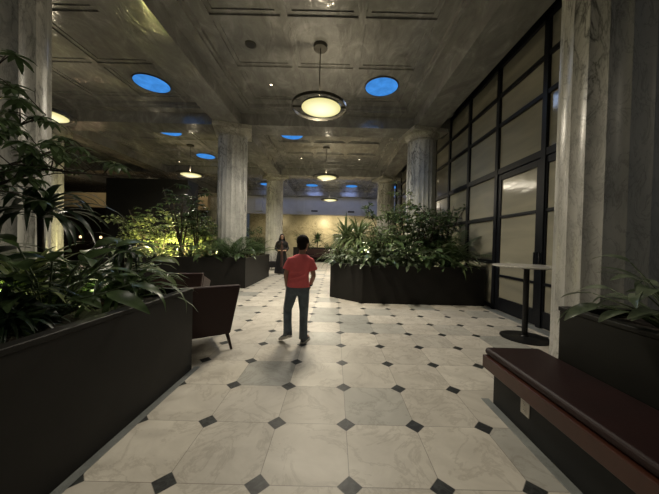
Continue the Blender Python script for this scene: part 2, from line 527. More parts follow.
f.build('window_frame', M['frame'], win, bevel=.004, seg=1)
for a, c in zip(ys[:-1], ys[1:]):
    for z0, z1 in zip(zs[:-1], zs[1:]):
        if a > 2.3 and c <= 6.1 and z1 < 3.2: continue
        p = MB(); bow_pane(p, a-6+.05, c-6-.05, z0+.03, z1-.03, random.uniform(.008, .016)); p.build('pane', M['pane'], win, smooth=True, auto=30)
def door(name, y0, y1, hy, lab):
    e = tag(empty(name, (GX, (y0+y1)/2, 0)), lab, kind='structure')
    h = (y1-y0)/2; s = .11
    m = MB()
    m.box(-.035, .035, -h, -h+s, .02, 2.99); m.box(-.035, .035, h-s, h, .02, 2.99)
    for z0, z1 in ((.02, .30), (.75, .80), (2.03, 2.09), (2.87, 2.99)): m.box(-.033, .033, -h+s, h-s, z0, z1)
    m.build('door_leaf', M['frame'], e, bevel=.004, seg=1)
    for z0, z1 in ((.30, .75), (.80, 2.03), (2.09, 2.87)):
        p = MB(); bow_pane(p, -h+s, h-s, z0, z1, .010); p.build('pane', M['pane'], e, smooth=True, auto=30)
    k = MB(); yy = hy*(h-.055)
    k.tube([(-.035, yy, 1.32), (-.085, yy, 1.32), (-.085, yy, 1.02), (-.035, yy, 1.02)], .012, 8)
    k.build('door_handle', M['black_metal'], e, smooth=True)
door('door_1', 4.77, 6.03, -1, 'tall black framed glass door leaf behind the bar table')
door('door_2', 3.49, 4.75, 1, 'black framed glass door leaf partly hidden by the column')
slab('wall_over_glass', 3.56, 3.70, 2.2, 16.25, 5.46, 5.64, M['frame'], 'dark header above the glazed screen')

# ------------------------------------------------------------------ lights and ceiling fittings
def pendant(x, y, lab, power=640, scale=1.0):
    e = tag(empty('pendant_lamp', (x, y, 5.65)), lab, 'lamp', 'ring pendant lamps')
    m = MB(); m.lathe([(.145, -.075), (.15, -.07), (.15, 0)], 32); m.build('canopy', M['bronze'], e, smooth=True, auto=30)
    m = MB(); m.tube([(0, 0, -.05), (0, 0, -1.28)], .011, 8); m.build('rod', M['bronze'], e, smooth=True)
    m = MB(); z = -1.32
    m.lathe([(.575, z-.03), (.59, z-.03), (.59, z+.03), (.575, z+.03), (.575, z-.03)], 64, cap=False)
    m.box(-.58, -.38, -.02, .02, z-.015, z+.02); m.box(.45, .58, -.02, .02, z-.015, z+.02)
    m.build('ring', M['bronze'], e, smooth=True, auto=30)
    dx = .045
    m = MB(); m.lathe([(.43, z-.018), (.43, z+.008), (.30, z+.02), (.05, z+.05), (.02, z+.05)], 48, cx=dx); m.build('shade', M['bronze'], e, smooth=True, auto=40)
    m = MB(); m.lathe([(.02, z-.075), (.2, z-.066), (.36, z-.045), (.42, z-.02)], 48, cx=dx, cap=False)
    m.add([(dx+.02*math.cos(2*PI*k/12), .02*math.sin(2*PI*k/12), z-.075) for k in range(12)], [tuple(range(12))])
    m.build('diffuser', M['diffuser'], e, smooth=True)
    l = bpy.data.lights.new('pendant_bulb', 'SPOT'); l.energy = power; l.color = (1, .89, .70); l.shadow_soft_size = .3
    l.spot_size = R(172); l.spot_blend = .55
    lo = bpy.data.objects.new('bulb', l); COL.objects.link(lo); lo.parent = e; lo.location = (dx, 0, z-.12)
    l2 = bpy.data.lights.new('pendant_ceiling_fill', 'POINT'); l2.energy = power*.05 if y > 0 else .5; l2.color = (1, .86, .6); l2.shadow_soft_size = .01  # point light added above the shade to brighten the ceiling
    lo2 = bpy.data.objects.new('ceiling_fill', l2); COL.objects.link(lo2); lo2.parent = e; lo2.location = (dx, 0, z+.16)
    return e
pendant(-.44, 5.86, 'large glowing ring pendant lamp hanging nearest over the walkway, above the boy')
pendant(-.50, 12.0, 'ring pendant lamp second along the walkway, seen nearly edge-on')
pendant(-.45, 18.2, 'small distant ring pendant lamp, farthest along the walkway')
pendant(-6.60, 12.1, 'ring pendant lamp hanging beside the fluted column over the yellow-lit shrubs', 380)
pendant(-7.10, 6.5, 'ring pendant lamp half hidden by the column behind the umbrella tree', 300)
pendant(-.35, -.45, 'ring pendant lamp overhead beyond the top of the view', 60)

def oculus(x, y, lab, r=.43):
    e = tag(empty('blue_skylight', (x, y, 5.64)), lab, 'skylight', 'round blue ceiling skylights')
    m = MB(); m.lathe([(r, -.014), (r+.025, -.014), (r+.03, 0.005), (r, .005), (r, -.014)], 48, cap=False); m.build('rim', M['bronze'], e, smooth=True, auto=30)
    m = MB(); m.lathe([(r, -.012), (r, 0)], 48); m.build('glass', M['blue'], e)
    return e
oculus(1.13, 7.30, 'round blue skylight between the nearest pendant lamp and the glazed screen')
oculus(-5.12, 7.40, 'round blue skylight beyond the long ceiling beam, over the umbrella tree')
oculus(-1.83, 10.67, 'thin blue skylight sliver between the first and second walkway pendants')
oculus(-6.63, 10.60, 'narrow blue skylight above the lamp over the yellow-lit shrubs')
oculus(-6.63, 13.60, 'blue skylight between the column and the lamp over the yellow-lit shrubs')
oculus(-1.81, 19.84, 'far blue skylight just before the second walkway pendant')
oculus(1.11, 19.84, 'far blue skylight just past the second walkway pendant')
oculus(-5.17, 19.84, 'far blue skylight seen between the two marble columns')
oculus(4.45, 19.84, 'far blue skylight beside the distant column near the screen')

def downlight(x, y, lab, z=5.65, power=0, cone=75):
    e = tag(empty('downlight', (x, y, z)), lab, 'downlight', 'recessed ceiling downlights')
    m = MB(); m.lathe([(.035, -.012), (.06, -.012), (.06, 0), (.035, 0), (.035, -.012)], 20, cap=False); m.build('trim_ring', M['bronze'], e, smooth=True, auto=30)
    m = MB(); m.lathe([(.035, -.008), (.035, -.002)], 20); m.build('lens', M['downlight'], e)
    if power:
        l = bpy.data.lights.new('downlight_bulb', 'SPOT'); l.energy = power; l.color = (1, .92, .78); l.shadow_soft_size = .05
        l.spot_size = R(cone); l.spot_blend = 1.0
        o = bpy.data.objects.new('downlight_bulb', l); COL.objects.link(o); o.parent = e; o.location = (0, 0, -.03)
    return e
downlight(-1.85, 7.33, 'tiny lit downlight beside the nearest pendant lamp', power=420, cone=115)
downlight(-1.81, 4.41, 'added fill downlight overhead near the armchair, above the top of the view', power=170)  # unseen lamp added to soften the boy's floor shadow
downlight(1.11, 4.41, 'added fill downlight overhead near the bar table, above the top of the view', power=45)  # weak unseen lamp, also added as fill round the boy
downlight(-1.81, 1.08, 'added fill downlight overhead beside the near planter, above the top of the view', power=90)  # unseen lamp added to light the foreground floor and the boy's back
downlight(.9, 1.08, 'added fill downlight overhead beside the bench, above the top of the view', power=90, cone=60)  # narrow unseen lamp added to light the foreground floor, not the column
downlight(1.11, 10.67, 'tiny lit downlight beyond the round blue skylight, toward the fluted column', power=240)
downlight(-1.81, 13.59, 'tiny lit downlight above the second pendant, on the long beam side', power=240)
downlight(1.11, 13.59, 'tiny lit downlight above the second pendant, on the glazed screen side', power=240)
downlight(-8.09, 10.67, 'tiny lit downlight directly below the blue skylight over the umbrella tree')
downlight(-11.4, 12.1, 'tiny lit downlight over the umbrella tree, nearest the tall column')
downlight(-12.9, 13.59, 'tiny lit downlight over the umbrella tree, middle of three in a slanting line')
downlight(-12.9, 16.9, 'tiny lit downlight over the umbrella tree, lowest of three in a slanting line')
downlight(-8.2, 14.0, 'tiny lit downlight just over the black partition', 5.45)
e = tag(empty('ceiling_speaker', (-1.95, 5.87, 5.65)), 'small dark round ceiling speaker in the coffer beside the pendant canopy', 'speaker')
m = MB(); m.lathe([(.10, -.02), (.12, -.015), (.12, 0)], 24); m.build('housing', M['bronze'], e, smooth=True, auto=30)
m = MB(); m.lathe([(.09, -.024), (.09, -.02)], 24); m.build('grille', M['vent'], e)
for x, lab in ((-1.75, 'small dark vent slot on the upper wall toward the walkway lamp'), (1.25, 'small dark vent slot on the upper wall toward the distant column')):
    e = tag(empty('wall_vent', (x, 21.98, 4.0)), lab, 'vent')
    m = MB(); m.box(-.26, .26, -.02, .0195, -.06, .06); m.build('vent_frame', M['vent'], e)
    m = MB()
    for k in range(4): m.box(-.24, .24, -.03, -.02, -.05+k*.027, -.04+k*.027)
    m.build('slat', M['black_metal'], e)

def light(name, kind, loc, power, col, size=.1, rot=None, spot=None, blend=.6):
    l = bpy.data.lights.new(name, kind); l.energy = power; l.color = col
    if kind == 'AREA': l.size = size
    else: l.shadow_soft_size = size
    if spot: l.spot_size = R(spot); l.spot_blend = blend
    o = bpy.data.objects.new(name, l); COL.objects.link(o); o.location = loc
    if rot: o.rotation_euler = rot
    return o
def aim(o, target):
    d = Vector(target) - o.location
    o.rotation_euler = d.to_track_quat('-Z', 'Y').to_euler()
# warm wall washers in the far recess, blue skylight glow on the upper wall
for x, p in ((-5.6, 110), (-1.2, 420), (.9, 260), (3.6, 130)):
    aim(light('wall_washer', 'SPOT', (x, 22.7, 3.6), p, (1, .80, .45), .08, None, 110, .8), (x, 25.6, 1.9))
for x in (-5.2, -1.8, 1.1, 4.4):
    aim(light('skylight_glow', 'SPOT', (x, 19.84, 5.5), 65, (.38, .5, 1), .6, None, 130, .9), (x, 22.0, 4.3))
# daylight from the blue skylights nearer the camera
for x, y in ((1.13, 7.3), (-5.12, 7.4), (-1.83, 10.67), (-6.63, 13.6)):
    light('skylight_beam', 'SPOT', (x, y, 5.55), 110 if x > 0 else 60, (.55, .70, 1), .3, (0, 0, 0), 150, .9)

# ------------------------------------------------------------------ planters
def planter(name, outline, h, soil_z, lab, hole=None, mat=None, z0=0.0):
    cx = sum(p[0] for p in outline)/len(outline); cy = sum(p[1] for p in outline)/len(outline)
    e = tag(empty('planter', (cx, cy, 0)), lab, 'planter')
    pts = [Vector((x-cx, y-cy)) for x, y in outline]
    n = len(pts)
    def inset(t):
        out = []
        for i in range(n):
            a, b_, c = pts[i-1], pts[i], pts[(i+1) % n]
            d1 = (b_-a).normalized(); d2 = (c-b_).normalized()
            n1 = Vector((-d1.y, d1.x)); n2 = Vector((-d2.y, d2.x))
            k = (n1+n2); k = k/ (1+n1.dot(n2))
            out.append(b_ + k*t)
        return out
    def shell(t0, t1, z0, z1):
        o_, i_ = inset(t0), inset(t1)
        vs = [(p.x, p.y, z0) for p in o_] + [(p.x, p.y, z1) for p in o_] + [(p.x, p.y, z1) for p in i_] + [(p.x, p.y, z0) for p in i_]
        fs = []
        for i in range(n):
            j = (i+1) % n
            for k in range(4):
                fs.append((k*n+i, k*n+j, ((k+1) % 4)*n+j, ((k+1) % 4)*n+i))
        return vs, fs
    m = MB(); m.add(*shell(.0, .05, .0, h-.035)); m.build('body', mat or M['planter'], e, bevel=.003, seg=1)
    m = MB(); m.add(*shell(-.008, .075, h-.035, h)); m.build('rim', mat or M['planter'], e, bevel=.004, seg=1)
    bm = bmesh.new()
    def loop(ps):
        vv = [bm.verts.new((p[0], p[1], soil_z)) for p in ps]
        return [bm.edges.new((vv[i], vv[(i+1) % len(vv)])) for i in range(len(vv))]
    ed = loop([(p.x, p.y) for p in inset(.05)])
    if hole:
        hx, hy, hr = hole
        ed += loop([(hx-cx+hr*math.cos(2*PI*k/24), hy-cy+hr*math.sin(2*PI*k/24)) for k in range(24)])
    bmesh.ops.triangle_fill(bm, use_beauty=True, edges=ed)
    bmesh.ops.recalc_face_normals(bm, faces=bm.faces)
    me = bpy.data.meshes.new('soil'); bm.to_mesh(me); bm.free()
    for p in me.polygons:
        pass
    link('soil', me, M['soil'], e)
    return e
planter('p', [(.64, 6.33), (3.53, 6.33), (3.53, 11.6), (.64, 11.6), (-.13, 10.9), (-.13, 7.02)], .90, .82,
        'long dark planter with angled corner in front of the glazed screen', (2.79, 9, .49))
planter('p', [(-2.66, 7.95), (-2.66, 10.84), (-3.4, 11.5), (-7.4, 11.5), (-7.4, 7.95)], .90, .82,
        'dark planter around a column behind the red armchair', (-3.49, 9, .49))
planter('p', [(-1.55, -1.0), (-1.55, 2.91), (-2.98, 2.91), (-2.98, -1.0)], .88, .80,
        'long near-black planter under the umbrella tree, red armchair at its end')
planter('p', [(2.62, -1.5), (2.62, 2.27), (1.87, 2.27), (1.87, -1.5)][::1], .915, .86,
        'olive-dark planter box behind the red cushioned bench', mat=M['box_side'])
planter('p', [(-3.1, 19.9), (2.2, 19.9), (2.2, 21.2), (-3.1, 21.2)], 1.05, .97,
        'far low planter crossing the end of the walkway')
planter('p', [(-7.4, 19.0), (-4.6, 19.0), (-4.6, 20.6), (-7.4, 20.6)], .95, .87,
        'far planter box seen between the two marble columns')
planter('p', [(3.0, 17.0), (5.4, 17.0), (5.4, 20.6), (3.0, 20.6)], .95, .87,
        'far planter box behind the distant column')

# ------------------------------------------------------------------ plants
def leaf(mb, base, d, up, L, W, droop=.5, seg=4, fold=.18, shape='lance', twist=0.0, start=None):
    p = Vector(base); d = Vector(d).normalized(); up = Vector(up)
    side = d.cross(up)
    if side.length < 1e-3: side = d.cross(Vector((1, 0, 0)))
    side.normalize()
    if twist: side = Matrix.Rotation(twist, 3, d) @ side
    vs = []; fs = []
    for i in range(seg+1):
        t = i/seg
        if shape == 'lance': w = math.sin(PI*min(1, (t*.93+.07)))**.75 * (1-.25*t)
        elif shape == 'ovate': w = math.sin(PI*(t**.72)*.97+.03)**.85
        elif shape == 'heart': w = (1-t)**.6*(.75+.7*t) if t < 1 else 0
        else: w = 1-t
        w = max(w, .03)*W/2
        nrm = side.cross(d).normalized()
        vs += [p - side*w + nrm*(fold*w), p, p + side*w + nrm*(fold*w)]
        if i < seg:
            p = p + d*(L/seg)
            d = Matrix.Rotation(-droop/seg*(1+.6*t), 3, side) @ d
            side = (side - d*side.dot(d)).normalized()
    for i in range(seg):
        a = i*3; fs += [(a, a+1, a+4, a+3), (a+1, a+2, a+5, a+4)]
    mb.add(vs, fs)
    return p

def rdir(az, el): return Vector((math.cos(az)*math.cos(el), math.sin(az)*math.cos(el), math.sin(el)))
UP = Vector((0, 0, 1))

def strap_plant(rnd, n=46, L=.8, W=.055, cane=0.0, droop=1.5, el=(.35, 1.35)):
    fo, st = MB(), MB()
    st.tube([(0, 0, -.03), (.01, .01, max(cane, .06)*.5), (0, .02, max(cane, .06)+.04)], [.03, .024, .02], 7)
    for k in range(n):
        az = k*2.399 + rnd.uniform(-.3, .3); e = el[0]+(el[1]-el[0])*rnd.random()
        z0 = max(cane, .05) + rnd.uniform(-.06, .05)
        leaf(fo, (.015*math.cos(az), .015*math.sin(az), z0), rdir(az, e), UP, L*rnd.uniform(.6, 1.1), W*rnd.uniform(.75, 1.15),
             droop*rnd.uniform(.6, 1.3), 7, .22, 'lance')
    return fo, st
def broad_plant(rnd, n=34, L=.30, W=.12, H=.55, shape='ovate'):
    fo, st = MB(), MB()
    for k in range(n):
        az = k*2.399 + rnd.uniform(-.4, .4); e = rnd.uniform(.5, 1.35); h = H*rnd.uniform(.35, 1.1)
        d = rdir(az, e)
        a = Vector((.04*math.cos(az), .04*math.sin(az), -.02)); c = a + d*h*.55; c2 = c + rdir(az, e-.35)*h*.5
        st.tube([a, c, c2], [.009, .007, .005], 5)
        leaf(fo, c2, rdir(az+rnd.uniform(-.3, .3), e-.75), UP, L*rnd.uniform(.7, 1.2), W*rnd.uniform(.75, 1.2), rnd.uniform(.5, 1.3), 6, .2, shape, rnd.uniform(-.5, .5))
    return fo, st
def umbrella_tree(rnd, H=1.6, stems=5, spread=.5, whorls=9, LL=.17, LW=.055, lean=(0, 0), leaflets=8, k0=.35):
    fo, st = MB(), MB()
    for s in range(stems):
        az = s*2*PI/stems + rnd.uniform(-.4, .4)
        sp = spread*rnd.uniform(.5, 1.15); h = H*rnd.uniform(.75, 1.05)
        p0 = Vector((.04*math.cos(az), .04*math.sin(az), -.03))
        pts = [p0]
        for i in range(1, 7):
            t = i/6
            pts.append(Vector((math.cos(az)*sp*t**1.5 + lean[0]*t + rnd.uniform(-.02, .02), math.sin(az)*sp*t**1.5 + lean[1]*t + rnd.uniform(-.02, .02), h*t)))
        st.tube(pts, [.022, .020, .018, .015, .012, .009, .006], 6)
        for w in range(whorls):
            t = k0 + (1.0-k0)*(w+rnd.random()*.7)/whorls
            i = min(5, int(t*6)); fr = t*6-i
            q = pts[i].lerp(pts[min(6, i+1)], min(1, fr))
            a2 = rnd.uniform(0, 2*PI); e2 = rnd.uniform(.0, .9)
            L2 = rnd.uniform(.16, .36)
            q2 = q + rdir(a2, e2)*L2
            st.tube([q, q.lerp(q2, .5)+Vector((0, 0, .02)), q2], [.005, .004, .003], 4)
            for j in range(leaflets):
                a3 = j*2*PI/leaflets + rnd.uniform(-.15, .15)
                leaf(fo, q2, rdir(a3, rnd.uniform(-.35, .25)), UP, LL*rnd.uniform(.8, 1.25), LW*rnd.uniform(.85, 1.2), rnd.uniform(.5, 1.0), 4, .15, 'ovate')
    return fo, st
def palm(rnd, n=13, L=1.3, leaflets=22, LW=.028, LL=.34, el=(.6, 1.45), droop=1.1):
    fo, st = MB(), MB()
    for k in range(n):
        az = k*2.399 + rnd.uniform(-.3, .3); e = rnd.uniform(*el); LLn = L*rnd.uniform(.7, 1.1)
        d = rdir(az, e); p = Vector((.03*math.cos(az), .03*math.sin(az), -.03)); side = d.cross(UP).normalized()
        pts = [p.copy()]
        N_ = 14
        for i in range(N_):
            p = p + d*(LLn/N_); d = Matrix.Rotation(-droop/N_*(.4+1.2*i/N_), 3, side) @ d; pts.append(p.copy())
            if i >= 3:
                for u in (0, .5):
                    q = pts[-2].lerp(p, u)
                    t = (i+u)/N_
                    lw = LL*math.sin(PI*min(.98, .15+.8*t))
                    for sgn in (-1, 1):
                        leaf(fo, q, (side*sgn + d*.75 + UP*.1), side.cross(d), max(lw, .08), LW, .7, 3, .1, 'lance')
        st.tube(pts, [.009]*4 + [.006]*7 + [.003]*4, 5)
    return fo, st
def ficus_bush(rnd, H=1.1, spread=.45, n=420, LL=.09, LW=.045, stems=6):
    fo, st = MB(), MB()
    allp = []
    for s in range(stems):
        az = s*2*PI/stems + rnd.uniform(-.5, .5); sp = spread*rnd.uniform(.4, 1); h = H*rnd.uniform(.7, 1.05)
        pts = [Vector((math.cos(az)*(.03+sp*(i/5)**1.3), math.sin(az)*(.03+sp*(i/5)**1.3), -.03+h*i/5)) + Vector((rnd.uniform(-.03, .03), rnd.uniform(-.03, .03), 0)) for i in range(6)]
        st.tube(pts, [.016, .014, .012, .009, .007, .004], 5); allp.append(pts)
        for b_ in range(5):
            t = rnd.uniform(.25, .95); i = min(4, int(t*5)); q = pts[i].lerp(pts[i+1], t*5-i)
            q2 = q + rdir(rnd.uniform(0, 2*PI), rnd.uniform(0, .9))*rnd.uniform(.15, .35)
            st.tube([q, q2], [.005, .003], 4); allp.append([q, q.lerp(q2, .5), q2])
    for k in range(n):
        pts = rnd.choice(allp); t = rnd.uniform(.12, 1)*(len(pts)-1); i = min(len(pts)-2, int(t)); q = pts[i].lerp(pts[i+1], t-i)
        az = rnd.uniform(0, 2*PI); q = q + rdir(az, rnd.uniform(-.3, .8))*rnd.uniform(.01, .07)
        leaf(fo, q, rdir(az, rnd.uniform(-.6, .7)), UP, LL*rnd.uniform(.7, 1.3), LW*rnd.uniform(.8, 1.2), rnd.uniform(.2, .9), 3, .2, 'ovate', rnd.uniform(-.6, .6))
    return fo, st

def proto(name, gen, leafm, stemm):
    fo, st = gen
    fm = fo.mesh('foliage'); sm = st.mesh('stem')
    for p in fm.polygons: p.use_smooth = True
    for p in sm.polygons: p.use_smooth = True
    return (name, fm, sm, leafm, stemm)
rn = random.Random(11)
K = {
 'strap': proto('strap_leaf_plant', strap_plant(rn, 50, .72, .062, 0, 1.7), 'leaf_mid', 'stem'),
 'strap2': proto('strap_leaf_plant', strap_plant(rn, 64, .62, .04, .1, 1.3, (.2, 1.4)), 'leaf_pale', 'stem'),
 'cane': proto('dracaena', strap_plant(rn, 44, .62, .07, .78, 1.6, (-.1, 1.2)), 'leaf_black', 'bark'),
 'spiky': proto('dracaena', strap_plant(rn, 130, .46, .036, .42, .9, (-.3, 1.45)), 'leaf_mid', 'bark'),
 'broad': proto('peace_lily', broad_plant(rn, 46, .26, .085, .55), 'leaf_deep', 'stem'),
 'broad2': proto('philodendron', broad_plant(rn, 34, .40, .20, .6, 'heart'), 'leaf_deep', 'stem'),
 'broad4': proto('peace_lily', broad_plant(rn, 44, .36, .105, .6), 'leaf_deep', 'stem'),
 'broad3': proto('peace_lily', broad_plant(rn, 60, .20, .075, .45), 'leaf_grey', 'stem'),
 'umb': proto('umbrella_tree', umbrella_tree(rn, 1.35, 6, .42, 9, .15, .055), 'leaf_deep', 'bark'),
 'umb2': proto('umbrella_tree', umbrella_tree(rn, 1.6, 5, .35, 10, .13, .05), 'leaf_mid', 'bark'),
 'palm': proto('parlour_palm', palm(rn, 13, 1.25), 'leaf_mid', 'stem'),
 'palm2': proto('parlour_palm', palm(rn, 15, .95, LW=.022, LL=.24), 'leaf_deep', 'stem'),
 'ficus': proto('ficus_shrub', ficus_bush(rn, 1.15, .45, 620), 'leaf_deep', 'bark'),
 'ficus2': proto('ficus_shrub', ficus_bush(rn, 2.3, .30, 620, .10, .05, 4), 'leaf_mid', 'bark'),
}
def plant(kind, x, y, z, s, rz, lab, group=None, leafm=None, tilt=(0, 0)):
    name, fm, sm, lm, stm = K[kind]
    e = empty(name, (x, y, z), rz); e.scale = (s, s, s); e.rotation_euler = (tilt[0], tilt[1], rz)
    tag(e, lab, 'plant', group)
    f = bpy.data.objects.new('foliage', fm); COL.objects.link(f); f.parent = e
    if not fm.materials: fm.materials.append(M[lm])
    if leafm:
        f.material_slots[0].link = 'OBJECT'; f.material_slots[0].material = M[leafm]
    t = bpy.data.objects.new('stem' if stm == 'stem' else 'trunk', sm); COL.objects.link(t); t.parent = e
    if not sm.materials: sm.materials.append(M[stm])
    return e

# planter in front of the glazed screen
G = 'plants in the planter by the glazed screen'
zz = .82
for k, x, y, s, rz, lab, lm in [
 ('broad3', .22, 7.15, 1.15, .3, 'low grey-green peace lily spilling over the angled planter corner nearest the walkway', None),
 ('broad3', .80, 6.80, 1.25, 1.4, 'low grey-green peace lily beside the angled front corner of the planter', None),
 ('spiky', .30, 7.9, 1.75, 1.9, 'second spiky dracaena standing just behind the first', None),
 ('spiky', .62, 7.45, 1.75, .2, 'tall spiky green dracaena at the walkway end of the glazed screen planter', None),
 ('strap2', .12, 8.05, 1.25, 2.2, 'pale strap-leaf plant behind the corner peace lily', 'leaf_mid'),
 ('broad', 1.25, 6.85, 1.35, 2.5, 'dark glossy peace lily along the front rim below the spiky dracaena', None),
 ('broad3', 1.72, 6.70, 1.15, 4.0, 'small grey-green peace lily midway along the front rim', None),
 ('strap', 1.2, 7.5, 1.6, .9, 'arching strap-leaf plant between the dracaena and the column', 'leaf_grey'),
 ('broad', 1.75, 7.25, 1.9, .4, 'tall dark peace lily standing mid planter', None),
 ('ficus2', 2.05, 7.75, 1.05, 1.0, 'tallest slender pale ficus climbing in front of the fluted column', 'leaf_pale'),
 ('ficus', 1.55, 8.0, 1.5, 2.0, 'pale leafy ficus beside the base of the fluted column', 'leaf_mid'),
 ('broad', 2.25, 6.85, 1.4, 5.0, 'dark peace lily on the front rim below the fluted column', None),
 ('umb', 2.55, 7.3, 1.05, 1.7, 'dense umbrella tree standing before the fluted column', None),
 ('ficus', 2.45, 7.25, 1.25, 3.7, 'small-leaved ficus shrub crowding the umbrella tree', None),
 ('ficus', 1.05, 7.0, .95, 5.1, 'small-leaved ficus shrub just past the spiky dracaena', 'leaf_mid'),
 ('ficus', 2.95, 7.55, 1.5, 1.1, 'tall small-leaved ficus between the fluted column and the screen', None),
 ('ficus', 1.95, 7.25, 1.35, 2.9, 'small-leaved ficus shrub in the middle of the planter', None),
 ('palm2', 2.98, 7.15, 1.45, 0.6, 'feathery dark palm between the column and the glass door', None),
 ('strap2', 3.05, 6.85, 1.5, 3.1, 'bright strap-leaf plant at the door end of the planter', 'leaf_mid'),
 ('broad', 2.80, 6.72, 1.05, 2.6, 'little peace lily low beside the bright strap-leaf plant', None),
 ('palm', .95, 8.7, 1.1, 2.2, 'feather palm rising behind the spiky dracaena', None),
 ('umb2', .2, 9.3, .6, 2.2, 'umbrella tree at the rear corner of the glazed screen planter', None),
]: plant(k, x, y, zz, s, rz, lab, G, lm)

# planter round the other column
G = 'plants in the planter behind the armchair'
for k, x, y, s, rz, lab, lm in [
 ('umb2', -4.85, 8.45, 1.45, .5, 'tall dark-stemmed umbrella tree rising over the yellow-lit shrubs', 'leaf_deep'),
 ('umb2', -4.55, 8.75, 1.15, 2.5, 'second dark umbrella tree leaning toward the marble column', 'leaf_deep'),
 ('ficus', -6.55, 8.6, 1.15, 1.5, 'yellow-lit ficus shrub at the far end under the black partition', 'leaf_pale'),
 ('ficus', -5.75, 8.8, 1.3, .2, 'brightest yellow-lit ficus shrub beside the tall umbrella tree', 'leaf_pale'),
 ('ficus', -5.2, 9.3, 1.3, 4.2, 'yellow-lit ficus shrub directly behind the tall umbrella tree', 'leaf_pale'),
 ('ficus', -4.55, 9.3, 1.15, 3.2, 'yellow-lit ficus shrub nearest the marble column', 'leaf_pale'),
 ('broad', -4.45, 8.35, 1.2, 1.0, 'dark peace lily under the yellow-lit shrubs', None),
 ('umb', -4.15, 8.7, .85, 2.7, 'dark umbrella plant between the lit shrubs and the column', None),
 ('broad', -3.80, 8.25, 1.15, 4.1, 'dark peace lily in front of the fluted column base', None),
 ('palm', -3.25, 8.35, .92, 1.9, 'arching palm fronds crossing the fluted column', 'leaf_deep'),
 ('broad4', -3.0, 8.5, 1.0, 3.0, 'dark long-leaved peace lily at the corner nearest the walkway', None),
 ('ficus', -2.98, 9.3, .95, .7, 'leafy dark ficus shrub along the walkway rim', None),
 ('palm2', -3.0, 9.9, 1.15, 1.3, 'small arching palm at the walkway rim, nearest the woman', None),
 ('broad3', -5.4, 8.25, 1.1, 2.3, 'low peace lily at the front rim under the yellow glow', 'leaf_pale'),
 ('broad', -6.2, 8.3, 1.2, .1, 'shadowed peace lily at the front rim behind the armchairs', None),
 ('ficus', -4.0, 10.2, 1.1, .9, 'leafy ficus shrub behind the fluted column', None),
 ('umb2', -6.9, 9.6, 1.05, 1.2, 'dim umbrella tree against the black partition', 'leaf_deep'),
]: plant(k, x, y, zz, s, rz, lab, G, lm)

# near planter
G = 'plants in the long near-black planter'
zz = .80
plant('strap', -1.95, 2.48, zz, 1.0, .6, 'arching green strap-leaf plant spilling over the planter end beside the armchair', G, 'leaf_deep')
plant('strap', -2.45, 2.62, zz, 1.1, 2.1, 'dark strap-leaf plant at the back of the planter end', G, 'leaf_deep')
plant('broad4', -2.12, 1.98, zz, .95, 2.0, 'peace lily with broad drooping leaves next to the arching strap-leaf plant', G)
plant('strap2', -2.45, 2.10, zz, 1.1, 5.0, 'strap-leaf plant with yellow-lit undersides deep in the planter', G)
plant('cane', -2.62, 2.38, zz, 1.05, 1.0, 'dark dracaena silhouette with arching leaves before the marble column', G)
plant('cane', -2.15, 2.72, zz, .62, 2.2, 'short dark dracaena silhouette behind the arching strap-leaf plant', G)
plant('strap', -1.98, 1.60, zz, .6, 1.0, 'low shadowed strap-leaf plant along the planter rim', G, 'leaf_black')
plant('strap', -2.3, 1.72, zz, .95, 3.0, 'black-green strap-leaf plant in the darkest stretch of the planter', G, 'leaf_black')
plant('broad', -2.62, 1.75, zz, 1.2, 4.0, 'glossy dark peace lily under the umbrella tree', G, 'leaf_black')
plant('broad', -2.5, 2.78, zz, 1.1, .4, 'peace lily by the column at the rear rim', G, 'leaf_mid')
def branch_tree(rnd, branches, LL=.15, LW=.052, leaflets=8):
    fo, st = MB(), MB()
    for pts, r0, nw in branches:
        pts = [Vector(p) for p in pts]; n = len(pts)
        st.tube(pts, [r0*(1-.75*i/(n-1)) for i in range(n)], 7)
        for w in range(nw):
            t = (.25 + .75*(w+rnd.random())/nw)*(n-1); i = min(n-2, int(t)); q = pts[i].lerp(pts[i+1], min(1, t-i))
            q2 = q + rdir(rnd.uniform(0, 2*PI), rnd.uniform(-.3, .9))*rnd.uniform(.12, .34)
            st.tube([q, q.lerp(q2, .5)+Vector((0, 0, .02)), q2], [.005, .004, .003], 4)
            a0 = rnd.uniform(0, 1)
            for j in range(leaflets):
                leaf(fo, q2, rdir(a0 + j*2*PI/leaflets, rnd.uniform(-.5, .15)), UP, LL*rnd.uniform(.8, 1.25), LW*rnd.uniform(.85, 1.2), rnd.uniform(.5, 1.1), 4, .15, 'ovate')
    return fo, st
K['tree'] = proto('umbrella_tree', branch_tree(random.Random(5), [
    ([(0, 0, -.03), (-.02, 0, .5), (0, .03, 1.0), (.06, .05, 1.5), (.12, .08, 1.9)], .035, 8),
    ([(0, .02, .75), (.28, -.02, .95), (.62, .0, 1.08), (1.05, .08, 1.06)], .016, 24),
    ([(0, .03, .9), (.2, .15, 1.15), (.5, .25, 1.32), (.70, .3, 1.32)], .014, 8),
    ([(.02, .03, 1.1), (.2, -.1, 1.35), (.38, -.15, 1.5)], .014, 8),
    ([(.02, .03, 1.2), (.15, .2, 1.45), (.30, .3, 1.6)], .014, 7),
    ([(0, 0, .6), (.2, -.12, .85), (.5, -.18, 1.0)], .012, 12),
    ([(.06, .05, 1.4), (.2, .0, 1.7), (.3, .05, 1.95)], .012, 6)], .108, .038, 9), 'leaf_deep', 'bark')
plant('tree', -2.74, 1.95, zz, 1.0, 0, 'large umbrella tree reaching over the near planter with whorled leaves', G)

